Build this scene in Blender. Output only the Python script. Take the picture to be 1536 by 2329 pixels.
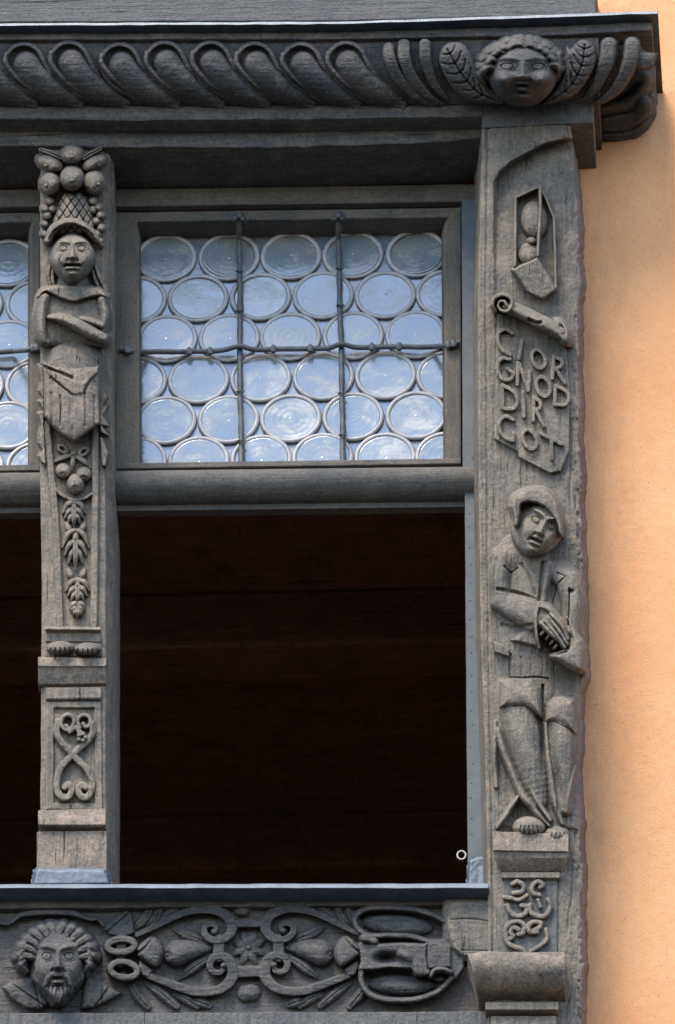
import bpy, bmesh, math, random
import numpy as np
from mathutils import Vector, Matrix

# ------------------------------------------------------------------ scene, camera, sky, sun
S = bpy.context.scene
for o in list(bpy.data.objects):
    bpy.data.objects.remove(o)
C = S.collection
W0, H0 = 1536.0, 2329.0
THETA, PSI, ROLL, DIST, ZC = math.radians(38.0), math.radians(4.0), 0.020, 32.0, 21.3
fwd = Vector((-math.sin(PSI) * math.cos(THETA), math.cos(PSI) * math.cos(THETA), math.sin(THETA)))
rgt0 = Vector((math.cos(PSI), math.sin(PSI), 0))
up0 = rgt0.cross(fwd)
rgt = rgt0 * math.cos(ROLL) + up0 * math.sin(ROLL)
up = up0 * math.cos(ROLL) - rgt0 * math.sin(ROLL)
CAMPOS = Vector((0, 0, ZC)) - fwd * DIST
cd = bpy.data.cameras.new('camera')
cam = bpy.data.objects.new('camera', cd)
C.objects.link(cam)
m = Matrix((rgt, up, -fwd)).transposed().to_4x4()
m.translation = CAMPOS
cam.matrix_world = m
cd.sensor_fit = 'VERTICAL'
cd.sensor_height = 24.0
cd.lens = 24.0 * DIST / (H0 / 1000.0)
cd.clip_start = 0.5
cd.clip_end = 2000
S.camera = cam

SUN_EL, SUN_AZ = math.radians(61), math.radians(-32)      # azimuth measured from straight out of the facade, minus = left
w = bpy.data.worlds.new('World')
S.world = w
w.use_nodes = True
nt = w.node_tree
bg = nt.nodes['Background']
sky = nt.nodes.new('ShaderNodeTexSky')
sky.sky_type = 'NISHITA'
sky.sun_disc = False
sky.sun_elevation = SUN_EL
sky.sun_rotation = math.pi - SUN_AZ
sky.air_density = 1.0
sky.dust_density = 0.6
sky.ozone_density = 1.3
nt.links.new(sky.outputs[0], bg.inputs[0])
bg.inputs[1].default_value = 0.11
sl = bpy.data.lights.new('sun', 'SUN')
sun = bpy.data.objects.new('sun', sl)
C.objects.link(sun)
sl.energy = 1.5
sl.angle = math.radians(26)
sl.color = (1.0, 0.91, 0.79)
sd = Vector((math.sin(SUN_AZ) * math.cos(SUN_EL), -math.cos(SUN_AZ) * math.cos(SUN_EL), math.sin(SUN_EL)))
sun.rotation_euler = sd.to_track_quat('Z', 'Y').to_euler()
sun.location = (0, -20, 40)
vs = S.view_settings
vs.view_transform = 'Standard'
vs.look = 'None'
vs.gamma = 1
vs.exposure = 1.85

# ------------------------------------------------------------------ helpers
_f = np.array(fwd); _r = np.array(rgt); _u = np.array(up); _c = np.array(CAMPOS)
def at(px, py, out):
    """point of the facade seen at photo pixel (px, py) that stands `out` mm proud of the post face"""
    px = np.asarray(px, float); py = np.asarray(py, float); out = np.asarray(out, float)
    px, py, out = np.broadcast_arrays(px, py, out)
    a = (px - W0 / 2) / 1000.0 / DIST
    b = (H0 / 2 - py) / 1000.0 / DIST
    d = _f + a[..., None] * _r + b[..., None] * _u
    t = (-out / 1000.0 - _c[1]) / d[..., 1]
    return _c + d * t[..., None]

RNG = np.random.RandomState(7)
_tab = RNG.rand(256, 256)
def vnoise(x, y):
    xi = np.floor(x).astype(int); yi = np.floor(y).astype(int)
    fx = x - xi; fy = y - yi
    fx = fx * fx * (3 - 2 * fx); fy = fy * fy * (3 - 2 * fy)
    g = lambda i, j: _tab[(xi + i) % 256, (yi + j) % 256]
    return (g(0, 0) * (1 - fx) * (1 - fy) + g(1, 0) * fx * (1 - fy) + g(0, 1) * (1 - fx) * fy + g(1, 1) * fx * fy) - 0.5

def tag(o, label=None, cat=None, group=None, kind=None):
    if label: o['label'] = label
    if cat: o['category'] = cat
    if group: o['group'] = group
    if kind: o['kind'] = kind
    elif label: o['kind'] = 'thing'
    return o
def thing(name, px, py, out, label, cat, group=None):
    o = bpy.data.objects.new(name, None)
    o.empty_display_size = 0.05
    C.objects.link(o)
    o.location = Vector(at(px, py, out))
    return tag(o, label, cat, group)
def origin_of(p):
    v = Vector((0, 0, 0))
    while p is not None:
        v = v + p.location
        p = p.parent
    return v
def link(name, me, mat, parent=None):
    o = bpy.data.objects.new(name, me)
    C.objects.link(o)
    if parent is not None:
        o.parent = parent
    if mat is not None and not me.materials:
        me.materials.append(mat)
    return o
def mesh_np(name, V, F, mat, parent=None, smooth=True, sharp=None):
    org = np.array(origin_of(parent)) if parent is not None else np.zeros(3)
    V = np.asarray(V, float) - org
    F = np.asarray(F, np.int32)
    me = bpy.data.meshes.new(name)
    n = len(F); k = F.shape[1]
    me.vertices.add(len(V)); me.vertices.foreach_set('co', V.astype(np.float32).ravel())
    me.loops.add(n * k); me.loops.foreach_set('vertex_index', F.ravel())
    me.polygons.add(n)
    me.polygons.foreach_set('loop_start', np.arange(0, n * k, k, dtype=np.int32))
    me.polygons.foreach_set('loop_total', np.full(n, k, np.int32))
    me.update(calc_edges=True)
    me.validate()
    if smooth:
        me.polygons.foreach_set('use_smooth', np.ones(n, bool))
    if sharp:
        me.set_sharp_from_angle(angle=math.radians(sharp))
    return link(name, me, mat, parent)
def mesh_bm(name, bm, mat, parent=None, smooth=None, bevel=0):
    if parent is not None:
        bmesh.ops.translate(bm, verts=bm.verts, vec=-origin_of(parent))
    bmesh.ops.recalc_face_normals(bm, faces=bm.faces)
    me = bpy.data.meshes.new(name)
    bm.to_mesh(me); bm.free()
    if smooth is not None:
        me.polygons.foreach_set('use_smooth', np.ones(len(me.polygons), bool))
        me.set_sharp_from_angle(angle=math.radians(smooth))
    o = link(name, me, mat, parent)
    if bevel:
        b = o.modifiers.new('bevel', 'BEVEL'); b.width = bevel; b.segments = 2; b.limit_method = 'ANGLE'; b.angle_limit = math.radians(40)
    return o

def spec(s, x):
    if isinstance(s, (int, float)):
        return np.full(np.shape(x), float(s))
    return np.interp(x, [p[0] for p in s], [p[1] for p in s])

def sweep(name, rows, t0, t1, n, mat, parent, axis='x', back=-170, wob=0.5, bevel=0.0025, smooth=35):
    """long timber: rows = its cross section, (pixel spec, out) or ('b', out) = straight back from the row before"""
    t = np.linspace(t0, t1, n)
    rows = [rows[0], ] + list(rows[1:])
    L = []
    t_ = t
    for i, row in enumerate(rows):
        a, o_ = row[0], row[1]
        t = np.linspace(row[2][0], row[2][1], n) if len(row) > 2 else t_
        if a == 'b':
            p = L[-1].copy(); p[:, 1] = -o_ / 1000.0
        else:
            s = spec(a, t) + wob * 2 * vnoise(t / 37.0 + i * 7.3, np.full(n, i * 3.1 + t0 * .01))
            p = at(t, s, o_) if axis == 'x' else at(s, t, o_)
        L.append(p)
    if back is not None:
        p = L[0].copy(); p[:, 1] = -back / 1000.0
        q = L[-1].copy(); q[:, 1] = -back / 1000.0
        L = [p] + L + [q]
    bm = bmesh.new()
    G = [[bm.verts.new(v) for v in p] for p in L]
    k = len(G)
    for i in range(k):
        a, b = G[i], G[(i + 1) % k]
        for j in range(n - 1):
            bm.faces.new((a[j], a[j + 1], b[j + 1], b[j]))
    bm.faces.new([g[0] for g in G]); bm.faces.new([g[-1] for g in G][::-1])
    return mesh_bm(name, bm, mat, parent, smooth=smooth, bevel=bevel)

def tube(name, P, r, mat, parent, seg=8, caps=True, prof=None):
    P = np.asarray(P, float); n = len(P)
    r = np.broadcast_to(np.asarray(r, float), (n,))
    T_ = np.gradient(P, axis=0); T_ /= np.linalg.norm(T_, axis=1)[:, None]
    ref = np.array([0.0, -1.0, 0.02])
    V = []
    for i in range(n):
        a = np.cross(T_[i], ref); a /= np.linalg.norm(a)
        b = np.cross(T_[i], a)
        for k in range(seg):
            an = 2 * math.pi * k / seg
            V.append(P[i] + r[i] * (math.cos(an) * a + math.sin(an) * b))
    bm = bmesh.new()
    vs_ = [bm.verts.new(v) for v in V]
    for i in range(n - 1):
        for k in range(seg):
            k2 = (k + 1) % seg
            bm.faces.new((vs_[i * seg + k], vs_[i * seg + k2], vs_[(i + 1) * seg + k2], vs_[(i + 1) * seg + k]))
    if caps:
        bm.faces.new(vs_[:seg]); bm.faces.new(vs_[-seg:])
    return mesh_bm(name, bm, mat, parent, smooth=50)

def smooth_pts(pts, n=6):
    P = np.asarray(pts, float)
    if len(P) < 3:
        return P
    Q = np.vstack([2 * P[0] - P[1], P, 2 * P[-1] - P[-2]])
    out = []
    for i in range(1, len(Q) - 2):
        p0, p1, p2, p3 = Q[i - 1], Q[i], Q[i + 1], Q[i + 2]
        for k in range(n):
            t = k / n
            out.append(.5 * (2 * p1 + (p2 - p0) * t + (2 * p0 - 5 * p1 + 4 * p2 - p3) * t * t + (3 * p1 - p0 - 3 * p2 + p3) * t ** 3))
    out.append(P[-1])
    return np.array(out)

def smax(a, b, k):
    if k <= 0:
        return np.maximum(a, b)
    h = np.clip(.5 + .5 * (a - b) / k, 0, 1)
    return b * (1 - h) + a * h + k * h * (1 - h)

NEG = -400.0
class R:
    """one carved piece: a surface raised over the timber behind it, sampled on a fine grid"""
    def __init__(s, T=(0, 0, 1), step=2.0):
        s.T = T; s.ops = []; s.bb = []; s.step = step
    def P(s, pts):
        return np.asarray(pts, float) / s.T[2] + np.array([s.T[0], s.T[1]])
    def _add(s, fn, lo, hi, grow=True):
        if grow: s.bb.append((lo, hi))
        s.ops.append((fn, lo, hi))
        return s
    def stroke(s, pts, w, h, p=2.0, z=0.0, k=0.0, slope=3.0, curve=True, sub=False):
        P = s.P(pts)
        w_ = np.atleast_1d(np.asarray(w, float)) / s.T[2]
        h_ = np.atleast_1d(np.asarray(h, float)); z_ = np.atleast_1d(np.asarray(z, float))
        n0 = len(P)
        ex = lambda a: np.interp(np.linspace(0, 1, n0), np.linspace(0, 1, len(a)), a) if len(a) != n0 else a
        A = np.column_stack([P, ex(w_), ex(h_), ex(z_)])
        if curve: A = smooth_pts(A, 5)
        mg = A[:, 2].max() + 8
        lo = A[:, :2].min(0) - mg; hi = A[:, :2].max(0) + mg
        def fn(X, Y, H):
            best = np.full(X.shape, NEG)
            for i in range(len(A) - 1):
                a, b = A[i], A[i + 1]
                dx, dy = b[0] - a[0], b[1] - a[1]
                L2 = dx * dx + dy * dy + 1e-9
                t = np.clip(((X - a[0]) * dx + (Y - a[1]) * dy) / L2, 0, 1)
                d = np.hypot(X - a[0] - t * dx, Y - a[1] - t * dy)
                ww = np.maximum(a[2] + t * (b[2] - a[2]), .3); hh = a[3] + t * (b[3] - a[3]); zz = a[4] + t * (b[4] - a[4])
                q = np.minimum(d / ww, 1)
                v = zz + hh * (1 - q ** p) ** (1 / p) - slope * np.maximum(d - ww, 0)
                best = np.maximum(best, v)
            return smax(H, best, k)
        return s._add(fn, lo, hi)
    def groove(s, pts, w, d, curve=True, p=1.0):
        P = s.P(pts)
        if curve: P = smooth_pts(P, 5)
        w = w / s.T[2]
        lo = P.min(0) - w - 2; hi = P.max(0) + w + 2
        def fn(X, Y, H):
            D = np.full(X.shape, 1e9)
            for i in range(len(P) - 1):
                a, b = P[i], P[i + 1]
                dx, dy = b - a
                t = np.clip(((X - a[0]) * dx + (Y - a[1]) * dy) / (dx * dx + dy * dy + 1e-9), 0, 1)
                D = np.minimum(D, np.hypot(X - a[0] - t * dx, Y - a[1] - t * dy))
            return np.where(H > -100, H - d * np.maximum(0, 1 - (D / w)) ** p, H)
        return s._add(fn, lo, hi, False)
    def ell(s, cx, cy, rx, ry, h, rot=0, z=0, p=.5, k=0, slope=3.0):
        (cx, cy), = s.P([(cx, cy)]); rx /= s.T[2]; ry /= s.T[2]
        m_ = max(rx, ry) + 6
        c, sn = math.cos(math.radians(rot)), math.sin(math.radians(rot))
        def fn(X, Y, H):
            u = ((X - cx) * c + (Y - cy) * sn) / rx; v = (-(X - cx) * sn + (Y - cy) * c) / ry
            q = np.sqrt(u * u + v * v)
            val = z + h * np.maximum(0, 1 - q * q) ** p - slope * np.maximum(q - 1, 0) * min(rx, ry)
            return smax(H, val, k)
        return s._add(fn, np.array([cx - m_, cy - m_]), np.array([cx + m_, cy + m_]))
    def bump(s, cx, cy, rx, ry, h, rot=0):
        (cx, cy), = s.P([(cx, cy)]); rx /= s.T[2]; ry /= s.T[2]
        m_ = 2.6 * max(rx, ry)
        c, sn = math.cos(math.radians(rot)), math.sin(math.radians(rot))
        def fn(X, Y, H):
            u = ((X - cx) * c + (Y - cy) * sn) / rx; v = (-(X - cx) * sn + (Y - cy) * c) / ry
            return np.where(H > -100, H + h * np.exp(-(u * u + v * v)), H)
        return s._add(fn, np.array([cx - m_, cy - m_]), np.array([cx + m_, cy + m_]), False)
    def poly(s, pts, h, b=4.0, bh=None, dome=0, domew=30, k=0, slope=4.0, tilt=(0, 0), curve=False):
        P = s.P(pts)
        if curve:
            P = smooth_pts(np.vstack([P, P[:1]]), 5)[:-1]
        b = b / s.T[2]; domew = domew / s.T[2]
        bh_ = min(b, abs(h) + 3) if bh is None else bh
        lo = P.min(0) - 12; hi = P.max(0) + 12
        cen = P.mean(0)
        def fn(X, Y, H):
            D = np.full(X.shape, 1e9); ins = np.zeros(X.shape, bool)
            n = len(P)
            for i in range(n):
                a, c = P[i], P[(i + 1) % n]
                dx, dy = c - a
                t = np.clip(((X - a[0]) * dx + (Y - a[1]) * dy) / (dx * dx + dy * dy + 1e-9), 0, 1)
                D = np.minimum(D, np.hypot(X - a[0] - t * dx, Y - a[1] - t * dy))
                if abs(dy) > 1e-9:
                    cr = ((a[1] > Y) != (c[1] > Y)) & (X < (Y - a[1]) / dy * dx + a[0])
                    ins ^= cr
            q = 1 - np.minimum(D / b, 1)
            e = bh_ * (1 - np.sqrt(np.maximum(0, 1 - q * q)))
            v = h - e + (tilt[0] * (X - cen[0]) + tilt[1] * (Y - cen[1]))
            if dome:
                qq = 1 - np.minimum(D / domew, 1)
                v = v + dome * np.sqrt(np.maximum(0, 1 - qq * qq))
            v = np.where(ins, v, h - bh_ + (tilt[0] * (X - cen[0]) + tilt[1] * (Y - cen[1])) - slope * D)
            return smax(H, v, k)
        return s._add(fn, lo, hi)
    def fn(s, f, x0, y0, x1, y1, grow=False):
        lo, hi = s.P([(x0, y0), (x1, y1)])
        return s._add(f, lo, hi, grow)
    def build(s, name, base, mat, parent, sink=-5.0, rough=0.7, grain=None, sharp=None, hs=1.7):
        lo = np.min([b[0] for b in s.bb], 0) - 2; hi = np.max([b[1] for b in s.bb], 0) + 2
        x = np.arange(lo[0], hi[0], s.step); y = np.arange(lo[1], hi[1], s.step)
        X, Y = np.meshgrid(x, y)
        H = np.full(X.shape, NEG)
        for f, a, b in s.ops:
            i0, i1 = np.searchsorted(x, [a[0], b[0]]); j0, j1 = np.searchsorted(y, [a[1], b[1]])
            if i1 > i0 and j1 > j0:
                sl_ = (slice(j0, j1), slice(i0, i1))
                H[sl_] = f(X[sl_], Y[sl_], H[sl_])
        if hs != 1: H = np.where(H > 0, H * hs, H)
        nz = 1.3 * vnoise(X / 26.0, Y / 26.0) + vnoise(X / 9.0, Y / 9.0) + .7 * vnoise(X / 4.4 + 31, Y / 4.4)
        if grain == 'z': nz = nz * .6 + 1.2 * vnoise(X / 4.0, Y / 60.0)
        if grain == 'x': nz = nz * .6 + 1.2 * vnoise(X / 60.0, Y / 4.0)
        H = np.where(H > -100, H + rough * 2 * nz, H)
        H = np.maximum(H, sink)
        ok = H > sink + .02
        keep = ok[:-1, :-1] | ok[1:, :-1] | ok[:-1, 1:] | ok[1:, 1:]
        B = base(X, Y) if callable(base) else base
        V = at(X, Y, B + H).reshape(-1, 3)
        idx = np.arange(X.size).reshape(X.shape)
        F = np.stack([idx[:-1, :-1], idx[1:, :-1], idx[1:, 1:], idx[:-1, 1:]], -1)[keep]
        used = np.unique(F)
        mp = np.zeros(X.size, np.int32); mp[used] = np.arange(len(used))
        return mesh_np(name, V[used], mp[F], mat, parent, True, sharp)

def face(r, cx, cy, hw, hh, rot=0, prot=30, ve=-.1, vn=.3, vm=.52, vc=.82, ex=.4, turn=0., mouth=.28, open_=1., frown=0., fat=0., z=0., jaw=.2, eye=1., nose_h=1., brow=1., fold=1.):
    """a carved face: brow, sockets, balls with lids, nose with its underside, lips, chin, cheeks"""
    (cx, cy), = r.P([(cx, cy)]); hw = hw / r.T[2]; hh = hh / r.T[2]
    c, sn = math.cos(math.radians(rot)), math.sin(math.radians(rot))
    M = max(hw, hh) * 1.1 + 4
    def f(X, Y, H):
        u = ((X - cx) * c + (Y - cy) * sn) / hw; v = (-(X - cx) * sn + (Y - cy) * c) / hh
        ue = u * (1 + jaw * np.clip(v, 0, 1) ** 1.5)
        rr = np.sqrt(ue * ue + v * v)
        b = prot * np.maximum(0, 1 - rr ** 3.0) ** .5 + z - 3.0 * np.maximum(rr - 1, 0) * hw
        ins = rr < 1
        ut = u - turn * (1 - u * u)
        g = lambda u0, v0, a_, b_: np.exp(-((ut - u0) / a_) ** 2 - ((v - v0) / b_) ** 2)
        d = np.zeros_like(b)
        for sg in (-1, 1):
            xo = sg * ex
            d -= .17 * g(xo, ve, .24, .15) * eye
            vb = ve - .21 - .05 * np.cos((ut - xo) * 4) + frown * (.35 - np.abs(ut)) * .5
            win = 1 / (1 + np.exp(-(sg * ut - .07) / .03)) / (1 + np.exp((sg * ut - .72) / .05))
            d += .11 * brow * np.exp(-((v - vb) / .065) ** 2) * win
            q = ((ut - xo) / .19) ** 2 + ((v - ve) / .10) ** 2
            d += .13 * np.sqrt(np.maximum(0, 1 - q)) * eye
            d += .055 * np.exp(-((np.sqrt(q) - 1.18) / .16) ** 2) * eye
            d -= .05 * np.exp(-((np.sqrt(q) - .92) / .08) ** 2) * eye
            d += (.09 + fat) * g(xo * 1.25, (ve + vm) / 2 + .12, .25, .22)
            nl = sg * ut - (.17 + .5 * (v - vn))
            d -= .06 * fold * np.exp(-(nl / .05) ** 2) * ((v > vn - .12) & (v < vm + .12))
            d += .085 * nose_h * g(sg * .13, vn - .05, .07, .06)
        s_ = np.clip((v - (ve - .12)) / (vn - ve + .12), 0, 1)
        nose = nose_h * (.10 + .28 * s_ ** 1.4) * np.exp(-(ut / (.085 + .075 * s_)) ** 2)
        nose *= 1 / (1 + np.exp((v - vn) / .024)) * 1 / (1 + np.exp(-(v - ve + .15) / .05))
        d += nose
        vv = v - vm - .22 * ut * ut
        mw = 1 / (1 + np.exp((np.abs(ut) - mouth) / .03))
        d -= (.05 + .12 * abs(open_)) * np.exp(-(vv / (.03 + .025 * abs(open_))) ** 2) * mw
        d += .07 * np.exp(-((vv + .09) / .05) ** 2) * mw + .10 * np.exp(-((vv - .10) / .055) ** 2) * np.where(np.abs(ut) < mouth, mw, mw)
        d -= .06 * g(0, (vm + vc) / 2 + .05, .2, .05)
        d += .13 * g(0, vc, .24, .13)
        b = b + np.where(ins, d * hw * np.clip((1 - rr) * 6, 0, 1), 0)
        return np.maximum(H, b)
    lo = np.array([cx - M, cy - M]); hi = np.array([cx + M, cy + M])
    return r._add(f, lo, hi)

# ------------------------------------------------------------------ materials
def N(nt, t, **kw):
    n = nt.nodes.new(t)
    for k, v in kw.items():
        if k.startswith('i_'):
            n.inputs[k[2:].replace('_', ' ')].default_value = v
        else:
            setattr(n, k, v)
    return n
def newmat(name):
    m = bpy.data.materials.new(name); m.use_nodes = True
    return m, m.node_tree, m.node_tree.nodes['Principled BSDF']
def ramp(nt, src, stops):
    r = nt.nodes.new('ShaderNodeValToRGB')
    e = r.color_ramp.elements
    while len(e) > len(stops): e.remove(e[-1])
    while len(e) < len(stops): e.new(.5)
    for i, (p, c) in enumerate(stops):
        e[i].position = p
        e[i].color = (c, c, c, 1) if isinstance(c, (int, float)) else (*c, 1)
    nt.links.new(src, r.inputs[0])
    return r
def noise(nt, pos, scale, detail=4, rough=.6, sc=(1, 1, 1), dist=0):
    mp = N(nt, 'ShaderNodeMapping'); mp.inputs['Scale'].default_value = sc
    nt.links.new(pos, mp.inputs[0])
    n = N(nt, 'ShaderNodeTexNoise'); n.inputs['Scale'].default_value = scale
    n.inputs['Detail'].default_value = detail; n.inputs['Roughness'].default_value = rough; n.inputs['Distortion'].default_value = dist
    nt.links.new(mp.outputs[0], n.inputs['Vector'])
    return n.outputs['Fac']
def mix(nt, fac, a, b, mode='MIX'):
    n = nt.nodes.new('ShaderNodeMix'); n.data_type = 'RGBA'; n.blend_type = mode
    if isinstance(fac, (int, float)): n.inputs[0].default_value = fac
    else: nt.links.new(fac, n.inputs[0])
    for s_, v in ((6, a), (7, b)):
        if isinstance(v, tuple): n.inputs[s_].default_value = (*v, 1)
        else: nt.links.new(v, n.inputs[s_])
    return n.outputs[2]
def wood(name, base, dark, pale, grain='z', pale_amt=.5, rough=.8, bump=.8, crack=.85):
    m, nt, b = newmat(name)
    geo = N(nt, 'ShaderNodeNewGeometry')
    pos = geo.outputs['Position']
    ax = (9, 9, .6) if grain == 'z' else (.6, 9, 9)
    ax2 = (14, 14, .4) if grain == 'z' else (.4, 14, 14)
    big = noise(nt, pos, 6.0, 4, .65)
    streak = noise(nt, pos, 12, 4, .75, ax)
    grit = noise(nt, pos, 110, 3, .75)
    crk = noise(nt, pos, 8, 3, .6, ax2, .4)
    worn = noise(nt, pos, 17, 5, .78)
    c = mix(nt, ramp(nt, big, [(.36, 0.), (.64, 1.)]).outputs[0], dark, base)
    c = mix(nt, ramp(nt, worn, [(.50, 0.), (.64, pale_amt)]).outputs[0], c, pale)
    we = N(nt, 'ShaderNodeMath', operation='MULTIPLY')
    nt.links.new(ramp(nt, geo.outputs['Pointiness'], [(.51, 0.), (.56, .85)]).outputs[0], we.inputs[0])
    nt.links.new(ramp(nt, worn, [(.40, .25), (.58, 1.)]).outputs[0], we.inputs[1])
    c = mix(nt, we.outputs[0], c, pale)
    c = mix(nt, ramp(nt, streak, [(.28, .65), (.52, 0.)]).outputs[0], c, (dark[0] * .55, dark[1] * .55, dark[2] * .57))
    c = mix(nt, ramp(nt, grit, [(.30, .7), (.50, 0.)]).outputs[0], c, (dark[0] * .6, dark[1] * .6, dark[2] * .62))
    c = mix(nt, ramp(nt, grit, [(.55, 0.), (.75, .5)]).outputs[0], c, pale)
    cm = ramp(nt, crk, [(.295, crack), (.325, 0.)]).outputs[0]
    c = mix(nt, cm, c, (.014, .012, .011))
    nt.links.new(c, b.inputs['Base Color'])
    b.inputs['Roughness'].default_value = rough
    b.inputs['Specular IOR Level'].default_value = .3
    h1 = N(nt, 'ShaderNodeMath', operation='MULTIPLY_ADD'); nt.links.new(streak, h1.inputs[0]); h1.inputs[1].default_value = 1.6; nt.links.new(grit, h1.inputs[2])
    h2 = N(nt, 'ShaderNodeMath', operation='SUBTRACT'); nt.links.new(h1.outputs[0], h2.inputs[0]); nt.links.new(cm, h2.inputs[1])
    bp = N(nt, 'ShaderNodeBump'); bp.inputs['Strength'].default_value = bump; bp.inputs['Distance'].default_value = .0045
    nt.links.new(h2.outputs[0], bp.inputs['Height']); nt.links.new(bp.outputs[0], b.inputs['Normal'])
    return m
M = {}
M['taupe'] = wood('weathered_taupe_paint', (.212, .178, .138), (.122, .110, .094), (.34, .26, .19), 'z', .6)
M['taupe_worn'] = wood('worn_bare_oak', (.235, .188, .146), (.130, .115, .098), (.38, .285, .21), 'z', .8, crack=.95)
M['slate'] = wood('dark_slate_paint', (.100, .093, .084), (.048, .050, .053), (.185, .153, .125), 'x', .45)
M['slatez'] = wood('slate_paint_upright', (.125, .122, .114), (.074, .080, .083), (.19, .17, .148), 'z', .4)
M['frame'] = wood('window_frame_paint', (.150, .126, .096), (.098, .088, .074), (.20, .16, .118), 'z', .35, bump=.3, crack=.3)
M['framex'] = wood('window_rail_paint', (.118, .107, .092), (.070, .069, .066), (.165, .137, .11), 'x', .35, bump=.3, crack=.3)
M['inner'] = wood('brown_ceiling_oak', (.29, .158, .098), (.155, .086, .056), (.35, .195, .12), 'x', .3)

def plaster():
    m, nt, b = newmat('orange_plaster')
    pos = N(nt, 'ShaderNodeNewGeometry').outputs['Position']
    big = noise(nt, pos, 2.6, 4, .6); mid = noise(nt, pos, 16, 5, .7, (1, 1, .6)); fine = noise(nt, pos, 170, 4, .7)
    pit = noise(nt, pos, 95, 2, .5); run = noise(nt, pos, 9, 4, .7, (2.2, 1, .45))
    c = mix(nt, ramp(nt, big, [(.38, 0.), (.62, 1.)]).outputs[0], (.82, .385, .175), (.85, .44, .215))
    c = mix(nt, ramp(nt, mid, [(.34, .4), (.56, 0.)]).outputs[0], c, (.72, .345, .165))
    c = mix(nt, ramp(nt, fine, [(.36, .35), (.5, 0.)]).outputs[0], c, (.60, .30, .15))
    c = mix(nt, ramp(nt, pit, [(.25, .55), (.30, 0.)]).outputs[0], c, (.42, .22, .12))
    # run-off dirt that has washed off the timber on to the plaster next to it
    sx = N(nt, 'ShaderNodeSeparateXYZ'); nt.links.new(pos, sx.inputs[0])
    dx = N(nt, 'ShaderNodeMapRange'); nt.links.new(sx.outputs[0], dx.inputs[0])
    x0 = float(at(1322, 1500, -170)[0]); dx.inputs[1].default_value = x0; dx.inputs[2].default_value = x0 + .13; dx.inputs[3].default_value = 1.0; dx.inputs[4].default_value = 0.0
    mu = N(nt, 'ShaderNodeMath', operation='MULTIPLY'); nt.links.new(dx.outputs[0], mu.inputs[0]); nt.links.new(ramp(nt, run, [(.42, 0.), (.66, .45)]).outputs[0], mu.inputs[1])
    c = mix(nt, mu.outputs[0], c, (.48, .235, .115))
    nt.links.new(c, b.inputs['Base Color']); b.inputs['Roughness'].default_value = .92; b.inputs['Specular IOR Level'].default_value = .15
    s_ = N(nt, 'ShaderNodeMath', operation='MULTIPLY_ADD'); nt.links.new(mid, s_.inputs[0]); s_.inputs[1].default_value = .35; nt.links.new(fine, s_.inputs[2])
    bp = N(nt, 'ShaderNodeBump'); bp.inputs['Strength'].default_value = .6; bp.inputs['Distance'].default_value = .003
    nt.links.new(s_.outputs[0], bp.inputs['Height']); nt.links.new(bp.outputs[0], b.inputs['Normal'])
    return m
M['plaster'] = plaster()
def metal(name, c1, c2, metallic, rough, sc=30, bump=.2):
    m, nt, b = newmat(name)
    pos = N(nt, 'ShaderNodeNewGeometry').outputs['Position']
    n = noise(nt, pos, sc, 5, .65); f = noise(nt, pos, 260, 3, .6)
    c = mix(nt, ramp(nt, n, [(.35, 0.), (.65, 1.)]).outputs[0], c1, c2)
    nt.links.new(c, b.inputs['Base Color'])
    b.inputs['Metallic'].default_value = metallic; b.inputs['Roughness'].default_value = rough
    bp = N(nt, 'ShaderNodeBump'); bp.inputs['Strength'].default_value = bump; bp.inputs['Distance'].default_value = .003
    s_ = N(nt, 'ShaderNodeMath', operation='ADD'); nt.links.new(n, s_.inputs[0]); nt.links.new(f, s_.inputs[1])
    nt.links.new(s_.outputs[0], bp.inputs['Height']); nt.links.new(bp.outputs[0], b.inputs['Normal'])
    return m
M['lead'] = metal('lead_flashing', (.065, .09, .118), (.115, .145, .18), .2, .55)
M['zinc'] = metal('dull_zinc_strip', (.050, .064, .072), (.082, .095, .100), .1, .6)
M['came'] = metal('lead_came', (.34, .32, .32), (.46, .43, .42), .25, .5, 60)
M['iron'] = metal('painted_iron', (.085, .09, .10), (.15, .15, .15), .3, .6, 50, .5)
M['flash_dark'] = metal('dark_zinc_edge', (.05, .065, .085), (.09, .11, .13), .5, .4)
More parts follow.
